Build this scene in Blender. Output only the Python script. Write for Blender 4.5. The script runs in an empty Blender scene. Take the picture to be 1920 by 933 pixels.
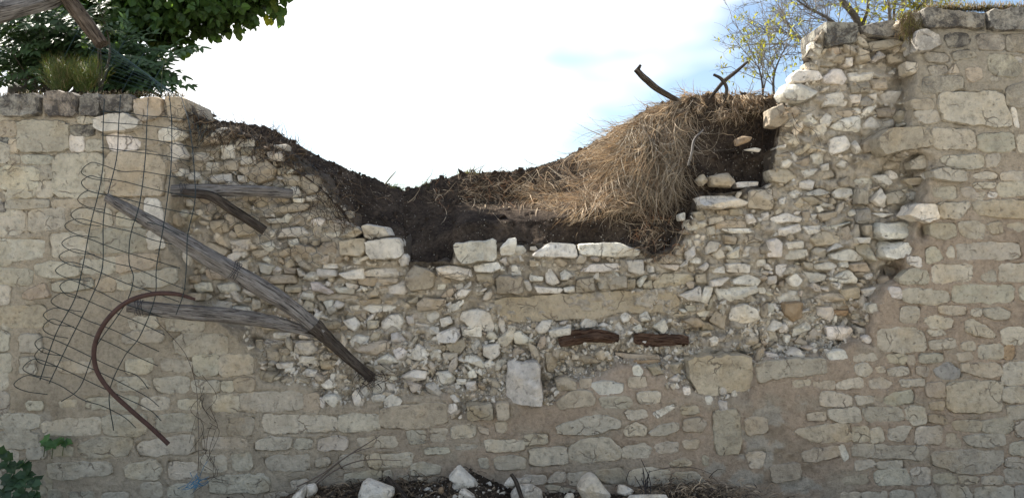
import bpy, math, random
import numpy as np
from mathutils import Vector, noise as mnoise

random.seed(7); rng = np.random.default_rng(7)
SC = bpy.context.scene
COL = SC.collection

# ---------------------------------------------------------------- camera, sky, sun, exposure
CAM_D, CAM_Z, F = 4.9, 1.55, 1470.0          # metres to the wall face, eye height, focal length in photo units
cam_data = bpy.data.cameras.new('camera'); cam = bpy.data.objects.new('camera', cam_data); COL.objects.link(cam)
cam.location = (0, -CAM_D, CAM_Z); cam.rotation_euler = (math.radians(90), 0, 0)
cam_data.sensor_width = 36; cam_data.lens = 36 * F / 1920; cam_data.clip_start = 0.05; cam_data.clip_end = 2000
SC.camera = cam

SUN_EL, SUN_AZ = math.radians(44), math.radians(-50)     # azimuth from +Y (behind the wall), negative = to the left
world = bpy.data.worlds.new('World'); SC.world = world; world.use_nodes = True
wt = world.node_tree; wt.nodes.clear()
wo = wt.nodes.new('ShaderNodeOutputWorld'); bg = wt.nodes.new('ShaderNodeBackground')
sky = wt.nodes.new('ShaderNodeTexSky'); sky.sky_type = 'NISHITA'; sky.sun_disc = False
sky.sun_elevation = SUN_EL; sky.sun_rotation = SUN_AZ
sky.air_density = 1.0; sky.dust_density = 1.0; sky.ozone_density = 1.0
tc = wt.nodes.new('ShaderNodeTexCoord'); cn = wt.nodes.new('ShaderNodeTexNoise')
cmap = wt.nodes.new('ShaderNodeMapping'); cmap.inputs['Scale'].default_value = (1, 1, 2.2); cmap.inputs['Location'].default_value = (5.3, 1.1, 2.4)
cn.inputs['Scale'].default_value = 1.7; cn.inputs['Detail'].default_value = 4; cn.inputs['Roughness'].default_value = 0.52
cr = wt.nodes.new('ShaderNodeValToRGB'); cr.color_ramp.elements[0].position = 0.51; cr.color_ramp.elements[1].position = 0.65
cm = wt.nodes.new('ShaderNodeMix'); cm.data_type = 'RGBA'
cm.inputs[7].default_value = (9.0, 9.0, 8.8, 1)                # sunlit cloud, in the sky texture's own units
bg.inputs['Strength'].default_value = 0.07
wt.links.new(tc.outputs['Generated'], cmap.inputs['Vector']); wt.links.new(cmap.outputs[0], cn.inputs['Vector'])
wt.links.new(cn.outputs['Fac'], cr.inputs['Fac']); wt.links.new(cr.outputs['Color'], cm.inputs[0])
wt.links.new(sky.outputs['Color'], cm.inputs[6]); wt.links.new(cm.outputs[2], bg.inputs['Color'])
wt.links.new(bg.outputs[0], wo.inputs['Surface'])

sun_dir = Vector((math.sin(SUN_AZ) * math.cos(SUN_EL), math.cos(SUN_AZ) * math.cos(SUN_EL), math.sin(SUN_EL)))
sd = bpy.data.lights.new('sun', 'SUN'); sd.energy = 5.0; sd.angle = math.radians(0.5); sd.color = (1, 0.95, 0.86)
so = bpy.data.objects.new('sun', sd); COL.objects.link(so); so.rotation_euler = sun_dir.to_track_quat('Z', 'Y').to_euler(); so.location = sun_dir * 30

vs = SC.view_settings; vs.view_transform = 'Standard'; vs.look = 'None'; vs.gamma = 1.0; vs.use_curve_mapping = False
vs.exposure = 1.5
# ---------------------------------------------------------------- stone outlines
# each block: origin (x, y) in wall units, then stones "tone: x,y x,y ..." (2 points = a box), 1400 units = 480 wall units
STONES = {}
STONES[(0, 0)] = '''
Cd:5,520 235,515 232,635 5,638|Cd:248,505 432,508 436,640 250,640|Cd:442,530 470,515 556,522 558,636 446,640|Cd:562,515 735,520 730,612 565,618
Ct:737,540 890,530 905,620 860,650 775,672 742,610|Ct:908,530 1020,530 1035,600 1000,672 930,662 912,610
Ag:95,660 385,660 375,830 95,838|t:0,665 88,745|d:0,755 45,810|t:55,765 93,830|w:385,742 455,742 465,825 385,822|g:425,642 525,672|d:400,592 450,638|d:392,690 518,742
Pw:525,655 600,620 700,622 770,665 770,705 690,725 560,728 525,700|g:475,770 568,765 565,825 478,828|w:585,740 700,735 765,775 760,815 600,828|t:722,700 850,685 862,780 800,800
w:865,715 950,695 1005,730 960,765 880,768|w:880,790 975,785 1015,855 940,880 890,860|g:0,850 110,852 108,900 0,900|g:122,855 290,855 288,897 130,892
g:297,845 572,840 566,1078 290,1078|Ay:580,840 800,815 880,850 905,900 895,1072 780,1075 572,1075|g:75,915 285,905 283,980 85,985|t:900,885 965,935
w:1210,800 1280,790 1285,865 1220,872|w:1060,842 1140,850 1130,878 1065,872|w:1130,890 1200,930|t:1320,810 1390,850|w:1290,760 1390,800|w:1320,855 1400,900|t:1120,742 1200,782|w:1130,765 1175,722 1205,760|t:1040,700 1100,735|t:1230,880 1300,930|t:1040,890 1110,930
'''
STONES[(0, 310)] = '''
g:40,120 190,108 200,170 40,178|g:207,92 290,88 290,172 208,174|g:30,195 268,187 270,230 30,238|t:285,190 460,185 440,230 290,232|d:0,200 30,250|g:0,250 135,250 132,372 0,378|g:155,245 345,232 360,340 165,365
g:390,240 500,235 600,250 620,320 500,335 395,310|g:640,260 778,250 786,330 645,325|w:790,178 870,185 888,300 870,350 800,325|g:275,375 480,370 480,490 285,500|g:490,350 795,342 798,460 720,478 500,470
w:805,362 890,380 900,450 810,460|g:0,402 240,410 235,500 60,520 0,500|g:195,545 270,525 380,530 436,560 430,600 270,615 195,590|g:442,512 560,515 630,502 632,570 600,590 450,590
y:642,492 860,482 870,540 780,565 645,585|g:0,572 60,640|g:285,642 500,617 510,660 400,690 290,685|t:520,622 630,612 625,680 530,690|g:640,622 720,592 960,562 970,630 880,660 642,682
t:120,700 240,640 275,715 180,730 125,725|g:0,660 55,760|y:0,770 250,765 260,880 0,890|g:700,840 850,822 870,880 720,900|g:905,837 1120,852 1110,905 920,905
w:1290,530 1360,520 1350,572 1300,570|w:1060,645 1150,640 1165,685 1080,692|w:1190,650 1300,640 1310,690 1210,695|w:1150,740 1270,745 1260,785 1160,782|w:1272,770 1370,775 1380,800 1290,805|t:1030,602 1085,640
w:920,30 1000,20 1000,55 930,58|w:1025,45 1080,38 1105,75 1040,85|w:1150,60 1230,48 1268,85 1160,92|t:1370,10 1410,0 1415,95 1380,98|w:1070,245 1108,240 1110,265 1080,272|w:1020,190 1050,220|t:1090,425 1160,418 1260,470 1240,495 1110,480
w:1260,415 1370,405 1365,465 1280,475|t:1280,330 1390,315 1385,378 1300,385|t:1150,305 1250,300 1255,360 1170,372|t:1130,560 1230,620|w:1340,600 1400,640|t:1000,700 1100,735|t:1180,560 1260,610
'''
STONES[(0, 613)] = '''
g:105,45 225,38 230,132 115,138|g:0,147 60,240|g:110,167 200,250|g:665,45 740,22 890,22 890,75 760,90 680,85|g:945,72 1010,32 1245,42 1240,148 960,148
g:690,182 830,167 830,248 692,250|g:880,177 1046,187 1042,238 890,240|g:1052,157 1195,152 1195,262 1070,260|g:1202,157 1385,152 1385,258 1204,264|g:300,182 480,192 500,248 330,250|g:640,272 790,282 820,328 660,348
g:832,282 1030,277 1025,353 872,358|g:1047,292 1200,297 1195,353 1062,350|g:1212,297 1275,302 1270,345 1217,345|t:1282,282 1390,277 1385,343 1292,345|g:470,392 755,377 740,448 472,445|g:770,387 920,387 920,448 782,453
g:977,397 1100,402 1090,453 982,440|g:1165,377 1308,375 1308,458 1167,460|g:320,402 415,392 420,438 332,443|g:147,412 230,402 235,448 152,450|g:220,522 400,502 556,502 540,588 252,590|g:562,482 800,482 790,588 572,590|g:850,482 1080,472 1075,563 862,568
g:1252,502 1385,492 1375,593 1257,588|g:430,642 560,602 720,607 700,698 452,713|g:747,642 980,592 1065,592 1060,688 772,703|g:152,647 255,642 250,713 152,718|g:272,642 400,657 390,700 280,702|g:1107,607 1350,612 1345,658 1112,663
g:682,762 850,722 880,772 860,828 692,825|g:927,732 1080,742 1075,818 932,828|g:1097,702 1240,707 1240,788 1107,790|g:1267,692 1370,687 1380,773 1272,778|g:262,742 600,742 615,798 350,828 272,820|g:1132,827 1400,802 1475,832 1470,898 1152,903
g:772,852 880,847 885,930 774,930|g:917,872 1060,852 1050,930 925,932|g:377,902 510,902 510,940 377,940|g:267,892 330,930|g:562,907 700,940|g:30,542 160,552 150,618 22,620
'''
STONES[(480, 613)] = '''
g:-80,357 250,357 256,448 -80,463|t:260,367 335,362 340,463 264,460|w:345,385 380,395 375,445 350,430|g:40,477 438,487 438,568 50,578|g:452,477 675,477 670,563 457,566|t:682,442 1040,412 1045,523 870,553 687,548|Pt:1152,402 1303,402 1303,493 1157,508|Pt:1312,407 1385,407 1385,498 1317,498
g:1,622 80,602 200,607 190,663 0,668|g:207,617 305,617 300,663 217,668|g:337,612 495,597 500,663 342,673|g:557,607 660,597 770,602 770,648 572,658|g:832,567 930,562 925,633 837,638|g:947,557 1045,552 1035,618 957,623|g:1062,547 1195,532 1195,593 1072,608
t:1217,537 1270,562 1270,585 1227,570|t:1312,517 1370,522 1360,578 1312,568|g:1252,617 1400,617 1470,622 1460,668 1262,683|g:922,667 1055,657 1060,685 927,690|g:1087,647 1210,637 1205,660 1092,665
g:52,722 100,702 210,707 290,692 295,778 72,778|g:332,722 400,712 405,748 332,766|g:457,702 590,702 585,758 472,768|g:602,702 855,687 850,753 622,768|g:847,752 900,740 1010,762 1000,798 852,808|g:1217,717 1265,717 1270,768 1227,763|g:1302,717 1400,707 1470,717 1470,773 1312,778
g:0,807 45,802 45,898 0,903|g:192,842 280,832 270,878 200,885|g:482,802 680,787 680,838 492,843|g:47,912 180,907 150,940 50,940|g:697,792 740,787 740,838 702,838|g:782,817 830,812 830,838 785,840
w:510,75 545,40 620,50 615,85 530,105|w:740,40 770,30 820,70 800,95 745,85|w:945,70 1050,10 1110,10 1125,40 1050,75 980,80|w:1127,5 1230,0 1230,50 1132,45|w:1175,95 1215,70 1230,130 1195,148|w:1240,105 1330,95 1330,150 1290,180 1245,150|t:1040,90 1145,55 1150,100 1120,145 1060,130
w:745,125 790,105 825,140 820,185 770,175|w:830,170 885,90 950,145 900,185|w:950,130 1000,120 1010,165 955,175|t:950,100 1040,100 1030,128 960,120|g:1020,145 1110,135 1090,180 1030,175|w:650,185 720,145 790,190 700,200|t:530,112 720,72 730,110 640,160 590,140
w:210,130 225,80 300,75 345,130 290,150 215,150|w:235,160 345,165 335,195 240,195|w:110,200 200,195 195,220 120,225|w:15,190 50,195 30,215|t:130,120 180,150|w:160,225 210,245|w:355,310 400,283 435,325 380,340|w:437,300 495,300 490,330 442,330|t:140,275 200,310|w:410,258 440,292
w:525,370 550,338 600,400 585,438 540,425|w:570,345 600,322 625,370 605,390|w:630,310 660,290 705,300 700,350 640,370|w:710,310 760,310 765,345 735,355|w:725,260 780,265 770,300 730,298|w:655,265 700,258 705,290 670,292|w:705,400 740,368 790,400 780,425 705,435|w:790,270 860,235 935,240 930,285 800,300
w:930,310 970,300 1050,370 1030,390 940,350|w:985,250 1060,235 1095,280 1060,330 1000,310|w:1097,285 1150,285 1140,310 1102,310|w:1155,250 1190,230 1205,270 1165,275|w:1145,305 1200,300 1205,340 1160,345|w:1055,375 1085,365 1115,405 1090,410|w:1040,430 1085,420 1095,455 1050,468|t:1060,480 1115,445 1125,460 1080,500
t:0,70 35,70 40,120 0,125|t:20,240 110,255 90,300 30,290|t:60,130 125,140 120,185 70,180|t:350,180 440,185 430,230 360,225|t:600,200 680,215 660,250 610,240|w:270,230 330,240 320,270 275,265
'''
STONES[(960, 613)] = '''
Pw:-20,185 155,180 172,400 100,415 -35,410 -30,250|t:235,290 290,265 350,300 350,340 250,345|t:370,285 430,280 430,325 380,335|w:435,315 500,300 605,305 605,355 480,370|t:245,400 330,350 430,355 455,395 440,420 260,445|g:475,387 620,382 650,402 640,438 500,438|t:640,280 720,270 735,325 640,325|g:682,362 810,352 810,413 692,413
g:622,462 735,457 735,488 642,503|w:770,470 880,425 890,440 800,490|g:242,542 420,492 510,482 590,507 590,548 440,578 252,583|y:617,562 670,522 735,547 730,588 622,593|g:752,577 820,532 910,522 910,558 850,588 762,590
g:67,602 110,582 195,587 195,633 67,643|g:97,667 290,652 300,748 102,753|g:312,652 400,612 520,607 590,662 585,718 400,743 322,710|g:607,662 720,637 765,672 740,713 612,708|g:782,652 850,627 910,632 900,678 802,688|g:0,622 30,622 30,658 0,676
g:862,742 940,717 985,742 960,760 872,760|t:932,622 1020,617 1010,658 942,660|y:937,512 1020,492 1060,522 1040,568 942,563|g:192,842 240,792 290,802 285,838 202,848|g:302,802 420,787 430,858 322,863|g:452,787 600,772 620,848 502,848|g:622,802 740,762 860,782 860,858 642,858|g:882,802 1000,792 1060,850 882,858
g:62,812 180,812 185,853 70,855|g:187,862 345,890 340,915 190,915|t:922,442 1010,432 1020,468 932,473|t:1042,702 1075,707 1070,750 1045,748|Ay:935,150 1290,142 1325,270 1320,330 1180,360 1010,370 960,280
g:1332,207 1400,187 1715,167 1715,253 1420,278 1347,308|y:1097,462 1240,452 1255,690 1112,690|w:1060,390 1090,385 1092,420 1065,422|w:1135,405 1175,410 1172,450 1140,448|w:1190,340 1215,332 1240,380 1200,382|w:1140,330 1170,335 1168,370 1142,368|w:665,225 690,215 715,240 700,262 670,258|w:850,280 900,265 920,300 860,305|w:940,330 970,370|w:330,150 365,175
w:0,30 40,20 120,75 90,95 20,90|w:200,20 320,-5 320,45 220,50|t:370,160 440,150 480,190 400,200|t:560,140 660,150 800,150 810,175 640,180|o:640,182 810,180 800,205 660,210|t:740,215 800,200 830,250 770,265|t:860,200 930,190 930,250 870,255|t:180,130 260,140 240,250 190,240
t:1270,500 1390,490 1400,570 1290,590|t:1280,690 1380,680 1370,760 1300,770
'''
STONES[(1440, 613)] = '''
g:597,12 800,2 850,32 865,123 790,136 642,133 602,110|g:872,17 950,14 970,42 890,45|g:882,77 1020,62 1030,108 892,120|y:1077,2 1190,-3 1245,50 1180,55 1082,20|g:1057,87 1125,82 1130,123 1062,123|g:1152,97 1280,97 1285,168 1152,170|o:1297,102 1340,170|g:1272,12 1400,2 1400,88 1282,88
g:827,152 950,144 955,183 832,193|g:1032,147 1100,137 1125,178 1042,181|t:652,152 758,152 753,198 662,193|t:767,157 800,200|g:467,162 580,142 600,178 472,183|g:472,212 540,197 570,240 540,263 492,258|g:592,222 635,217 640,246 600,248|g:652,232 760,217 770,258 662,263|b:907,232 990,194 1050,240 1040,273 960,283 927,263|t:1062,202 1270,197 1280,258 1200,278 1062,238|t:812,217 880,227 870,268 817,263
g:377,312 440,282 510,277 520,328 382,333|g:552,292 620,274 680,305 660,330 557,333|g:717,292 850,284 856,318 732,323|t:132,302 230,287 235,318 142,323|t:247,297 360,292 360,333 252,328|t:862,312 960,302 968,378 872,376|y:972,302 1290,292 1270,380 1270,458 982,463|g:1287,197 1410,192 1410,308 1287,308|g:1277,332 1410,327 1410,408 1287,408
g:287,362 350,352 450,377 460,428 282,433|g:477,377 580,382 570,408 492,428|g:632,387 720,352 790,342 790,413 642,423|t:882,412 960,407 960,453 892,443|t:217,477 310,462 315,503 222,510|g:332,452 490,437 510,513 400,518 337,503|g:517,452 570,434 730,442 745,508 542,513|g:752,442 850,432 866,518 800,533 757,498|t:882,477 960,487 990,528 882,513
y:132,562 440,522 450,618 250,623|g:464,542 548,542 553,623 467,623|g:557,562 620,542 635,623 562,633|g:657,552 790,542 760,580 740,618 662,618|g:812,547 945,542 945,633 807,636|g:977,582 1020,582 1055,648 972,653|g:1062,597 1290,582 1290,638 1200,653 1112,648|t:1012,517 1163,507 1158,568 1022,563|g:1172,512 1330,497 1340,558 1300,583 1177,568|g:1302,432 1410,427 1410,498 1312,503|g:1352,517 1410,512 1410,598 1362,593
g:457,662 480,637 700,652 870,657 870,688 840,723 462,703|w:385,650 410,640 440,715 415,730|g:887,692 1000,682 1280,672 1290,738 1220,788 1080,808 902,748|g:1327,637 1410,622 1410,703 1327,688|g:472,737 560,727 590,750 482,783|g:592,742 730,732 735,763 602,768|g:1302,717 1370,714 1375,763 1302,758|g:1380,717 1420,714 1420,768 1382,768
g:582,792 740,772 780,838 770,863 592,863|g:780,772 880,772 885,858 787,858|g:907,802 1010,807 1030,848 907,848|t:1042,817 1150,822 1150,853 1052,848|g:1167,817 1280,817 1275,853 1172,858|g:1292,777 1410,772 1410,843 1302,843|t:407,822 540,807 545,848 412,858|g:512,907 640,897 650,940 517,940|g:672,902 720,892 795,897 800,940 672,940|g:817,877 900,872 915,940 817,940
g:947,867 1090,867 1120,940 952,940|g:1132,877 1340,872 1345,940 1132,940|g:1352,872 1410,867 1410,940 1352,940|t:397,912 500,902 505,940 402,940|t:182,682 380,645 395,700 200,738|t:5,762 170,742 180,828 22,848
w:320,0 450,0 468,70 330,65|w:105,140 160,115 210,150 195,180 120,178|w:330,140 420,130 440,170 335,180|w:90,45 120,45 115,80 92,78|w:260,115 295,130 280,155|w:310,90 345,95 335,135|w:490,0 550,15 540,40 495,35|w:520,60 560,50 575,75 530,85
'''
STONES[(1440, 310)] = '''
Pg:882,27 940,12 1065,32 1068,88 980,93 887,70|g:1122,52 1200,40 1250,52 1245,70 1132,68|g:1272,47 1330,34 1420,47 1420,80 1277,80|g:1122,102 1240,94 1235,123 1132,120|g:1257,102 1400,92 1420,102 1420,158 1290,170 1260,153|g:902,122 1025,114 1028,178 907,170|g:1052,127 1110,122 1150,165 1140,180 1072,163|g:1147,147 1190,152 1170,183 1150,180|w:1204,152 1245,157 1240,170 1207,168
Pw:745,270 800,215 900,212 920,290 860,315 780,290|g:927,207 1090,200 1100,225 1060,283 942,288|y:1122,202 1210,197 1420,192 1420,288 1250,283 1142,263|Pw:570,340 590,312 800,318 825,330 825,400 700,408 575,405|Pw:595,470 610,420 740,415 790,450 770,500 650,520 600,500
g:887,322 1020,320 1030,388 960,403 892,383|g:1047,312 1150,310 1180,332 1180,393 1120,398 1062,383|g:1202,322 1270,310 1285,373 1222,368|g:1302,327 1380,317 1395,345 1370,360|g:867,462 910,440 935,470 960,508 872,538|g:980,447 1010,442 1020,503 982,498|g:1032,427 1370,424 1380,498 1320,510 1042,513
g:722,612 780,567 878,582 868,648 732,643|g:897,547 1110,544 1120,570 1105,628 902,643|g:1172,602 1235,572 1250,633 1172,628|g:1262,547 1420,537 1420,628 1272,633|w:767,502 830,507 835,553 777,538|g:737,682 880,677 980,692 985,738 900,753 752,743|g:1007,662 1330,652 1345,680 1340,733 1200,748 1012,743|g:1372,672 1420,652 1420,738 1377,728|w:662,672 720,667 733,728 682,718
g:727,777 825,774 820,858 732,853|t:932,772 1080,772 1075,813 942,808|g:1112,787 1165,782 1160,823 1117,818|g:1177,782 1270,777 1330,802 1310,838 1240,840 1182,823|g:852,842 900,822 1005,847 995,883 890,890|y:1077,852 1130,847 1240,920 1240,938 1092,905
w:175,25 270,20 240,55 200,68|t:260,45 340,25 360,60 300,80|w:470,85 510,50 565,75 565,105 490,98|w:570,60 630,50 680,95 640,120|t:740,75 850,65 855,100 780,105|w:110,155 150,132 175,150 165,178 130,180|w:200,155 280,128 340,150 290,165 215,168|w:350,150 395,122 455,130 460,160 420,182 360,178|g:465,180 480,130 545,145 545,210 470,215|w:555,195 620,120 635,170 638,225 600,220
g:645,160 720,138 760,185 730,210 655,212|t:180,175 240,170 300,205 230,215|w:755,150 810,145 815,190 770,185|w:60,190 95,175 90,215 65,212|w:430,260 470,235 485,265 445,282|b:487,245 540,235 565,290 530,320 487,310|w:565,262 690,265 620,285|w:15,290 100,260 185,290 175,308 30,312|t:270,265 370,250 380,295 290,300|t:190,255 228,252 228,300 195,302|w:232,270 265,268 250,300
w:55,350 170,322 178,355 100,385 55,380|w:182,335 285,328 285,370 215,380|w:290,335 400,320 450,310 360,345 310,355|t:220,400 300,355 390,385 380,430 260,440|t:392,350 440,335 455,420 420,445|g:458,375 490,320 500,390 470,395|t:520,330 565,325 568,400 530,380|w:0,415 45,402 75,425 75,500 0,500|w:95,425 190,415 195,448 100,455|w:95,460 210,458 215,490 180,510 95,512|g:235,465 260,445 310,455 315,500 245,500
w:320,470 370,425 420,440 345,462|w:330,485 450,455 525,510 420,525 340,510|g:480,440 540,425 560,480 575,520 530,515 485,470|w:485,395 560,397 555,423 495,425|w:250,545 330,525 375,550 345,572 260,565|w:390,530 435,528 440,555 395,555|t:445,540 520,530 560,575 470,575|w:180,580 215,580 315,600 310,625 235,640|w:330,620 440,570 485,620 480,640 390,640|w:530,600 570,590 575,615 540,620
t:390,680 500,665 500,720 430,735|w:510,680 590,665 605,710 530,715|w:0,610 45,605 45,640 0,645|w:50,720 120,680 165,690 175,745 60,740|w:285,670 325,668 330,690|w:355,640 395,645 385,680|o:70,750 180,745 185,830 130,850 80,810|w:455,815 500,803 515,830 480,845|w:560,765 600,760 605,800 565,798|w:260,770 350,765 355,815 340,850 270,820|w:480,855 520,850 515,875|w:0,760 30,750 35,810 0,815|t:370,770 440,765 440,785 375,788|o:360,792 440,792 430,820 365,818
t:640,560 720,545 700,600 650,610|t:600,620 640,600 660,640 620,660|t:0,30 100,20 160,60 90,100 10,90|t:20,120 70,150 60,200 10,180|t:390,90 440,60 440,110 400,115|t:620,0 720,-10 700,15 640,20
'''
STONES[(960, 310)] = '''
w:105,495 205,425 345,432 355,500 240,502|w:360,430 560,420 700,465 690,490 580,500 370,490|w:0,440 60,440 75,465 40,500 0,495|w:370,580 430,540 580,535 585,575 470,582|w:625,520 715,520 720,590 690,600 640,575|w:735,545 785,540 780,585 740,588|w:788,570 835,543 840,560 790,595|t:770,640 830,585 960,590 995,620 930,655 780,670
w:0,545 40,550 50,600 0,603|Py:-90,605 65,605 55,700 -85,705|w:95,600 170,610 165,630 100,630|w:180,570 215,565 262,640 220,655 185,640|w:262,590 290,568 340,600 310,625 270,625|w:120,660 280,675 260,695 140,697|y:350,622 445,612 450,685 350,690|y:535,612 625,607 625,670 540,675|g:470,642 528,615 528,675 475,678|w:680,640 715,605 740,605 700,668|t:632,625 672,620 670,665 635,668|g:712,650 760,625 768,670 720,672|w:285,670 340,660 340,690 290,692
w:905,710 960,690 1030,660 1030,740 960,740|w:1037,720 1060,660 1100,670 1070,750 1037,745|w:1110,680 1330,655 1345,690 1200,740 1130,735|w:1185,840 1200,775 1260,752 1340,790 1355,840 1270,865|t:1120,790 1170,820 1160,900 1080,850|w:1010,800 1080,795 1060,825 1015,825|t:1030,850 1075,860 1110,890 1040,900
Pw:1010,170 1200,165 1290,200 1270,225 1150,240 1010,230|y:1297,142 1420,132 1420,240 1292,228|t:1120,250 1186,247 1185,275 1130,275|t:1192,242 1260,237 1255,270 1195,272|t:1080,60 1180,40 1215,90 1190,120 1090,110|w:1225,95 1345,90 1340,115 1230,122|t:1015,80 1045,50 1068,85 1040,110|w:915,270 945,258 945,300 920,300|t:990,260 1040,250 1050,290 1010,310|w:1075,290 1150,278 1160,300 1080,325|t:1115,320 1180,297 1280,310 1275,340 1120,350
w:1280,270 1310,265 1340,310 1290,318|w:1342,290 1370,290 1350,315|w:1140,348 1300,346 1320,365 1200,370|w:1230,272 1265,272 1270,290 1235,292|w:1365,265 1400,255 1400,295 1370,297|w:1065,340 1110,330 1110,375 1065,385|w:1055,455 1085,415 1135,425 1110,470 1055,490|w:1090,485 1140,455 1165,500 1120,510|w:1167,490 1235,440 1240,500 1200,512|w:1250,500 1270,445 1340,430 1348,465 1290,500|t:1352,450 1400,420 1420,480 1360,485
w:945,480 1000,440 1000,490 960,525|w:940,410 985,405 985,440 950,445|w:992,410 1030,410 1030,440 1005,445|w:1170,540 1230,532 1300,545 1300,585 1180,580|w:1090,565 1165,550 1160,590 1100,585|w:1335,515 1385,510 1385,550 1340,550|w:1080,630 1190,612 1140,655 1085,665|w:1200,630 1280,595 1360,625 1340,655 1210,650|t:1005,600 1060,590 1065,640 1010,640|w:1025,560 1060,530 1080,545 1050,580|w:1345,670 1400,660 1390,700 1350,698
w:130,890 165,850 225,845 190,910 150,920|w:205,910 320,870 320,925 210,930|w:370,870 400,830 450,825 470,875 380,890|w:545,880 580,848 615,900 560,905|w:665,890 700,865 715,905 680,915|w:770,880 830,840 850,890 825,920|w:700,820 735,800 760,845 710,850|t:1360,770 1400,750 1400,830 1365,825|g:950,770 1008,765 1000,795 955,795|t:1150,380 1230,390 1220,430 1160,425|t:1260,380 1350,375 1370,415 1270,425|t:1170,515 1250,518 1245,532 1180,530|t:870,610 920,600 930,580 890,575
'''
STONES[(480, 310)] = '''
t:255,60 330,50 355,75 350,150 270,165 245,110|t:130,52 240,57 250,110 170,115|w:170,120 230,118 245,165 190,180|w:275,172 340,157 415,167 410,190 280,195|w:205,182 265,182 255,203 210,200|t:90,240 200,210 290,215 260,245 110,262|w:385,235 480,220 490,245 400,252|t:430,255 525,252 530,290 440,297|w:305,300 350,285 385,300 360,330 315,330|w:415,302 480,294 510,315 500,335 430,325|w:55,295 130,290 145,310 70,315
w:120,395 150,345 250,335 290,375 230,390|w:65,365 115,350 110,385 80,395|w:355,370 460,362 450,385 390,392|w:170,410 225,400 235,430 190,448|t:190,465 225,432 310,440 340,470 300,500 210,520|t:332,465 370,425 430,420 440,490 360,490|t:90,480 180,450 185,490 120,505|y:455,415 590,402 598,470 570,495 460,490|Pw:597,412 740,392 790,395 810,425 805,500 760,515 640,515 600,480|Pw:582,330 620,320 650,330 725,335 745,388 600,405
Pw:1080,425 1180,420 1310,395 1315,520 1220,525 1130,545 1100,510|w:1335,450 1380,402 1420,397 1420,480 1340,490|w:10,530 105,550 70,595 30,580|w:95,580 115,550 145,565 125,590|t:150,560 220,565 215,590 160,588|w:225,560 265,600 240,605|w:335,567 440,575 440,605 370,615 335,600|w:365,540 445,537 445,563 370,562|w:450,592 585,562 590,620 500,625|w:470,550 555,545 540,565 480,570|w:597,580 640,565 810,560 815,605 600,605|w:530,505 580,500 570,540 535,538
t:20,610 150,597 210,602 220,640 100,645|w:300,640 345,640 425,695 400,705 310,680|w:430,660 540,672 535,700 450,695|t:560,620 690,610 640,660 565,645|w:490,640 560,655 550,673 500,665|t:660,625 780,620 770,640 700,650|w:645,680 655,650 670,690|w:720,665 815,625 828,690 810,703 725,700|w:567,657 610,677 590,690|t:820,600 870,540 980,590 970,670 850,690 825,650|w:985,560 1060,550 1170,570 1180,610 1120,625 1000,600
w:890,665 950,650 945,680 895,683|t:980,607 1120,628 1100,645 980,640|w:1190,550 1320,530 1340,560 1290,585 1200,580|w:1080,652 1130,642 1140,670 1085,680|w:985,647 1040,647 1030,675 990,672|t:1200,592 1290,592 1300,640 1210,630|w:1330,520 1370,495 1370,550|t:60,650 150,650 155,695 75,700|t:160,665 250,665 240,690 165,692|w:370,745 420,735 422,765 390,785|w:424,770 440,740 482,760 455,785|w:310,780 340,795 330,810|t:245,790 275,740 310,755 310,795
w:510,770 565,765 560,790 520,792|w:585,780 620,760 770,770 740,795 640,805|t:705,745 760,725 770,755 715,758|t:830,740 885,715 885,748 840,755|t:882,752 920,725 1035,735 1030,765 960,790 885,790|w:1032,762 1065,748 1060,780|w:475,850 540,830 570,870 545,905 510,890|w:685,860 740,810 790,808 818,850 790,890 700,910|w:822,825 860,830 865,860 835,865|w:930,800 985,790 1005,825 960,858 935,840|w:870,860 955,870 940,888 885,880
w:1007,840 1060,825 1075,860 1020,880|w:1115,840 1130,800 1220,780 1280,800 1305,880 1290,910 1180,890|w:1125,882 1230,890 1230,930 1150,940 1125,920|w:985,920 1090,885 1118,930 1090,965 1000,970|t:345,870 440,845 490,890 400,895|w:950,885 995,885 1000,918 945,925|w:740,917 800,917 790,940 745,942|t:607,850 670,850 660,890 612,892|t:820,888 890,888 880,905|w:95,917 190,917 180,940 100,942|t:522,797 600,802 600,850 575,850
t:20,720 150,712 220,730 150,760 30,755|t:330,710 450,705 560,715 540,735 350,738|t:560,735 680,730 690,755 580,760|t:120,790 220,800 200,830 130,825
'''
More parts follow.
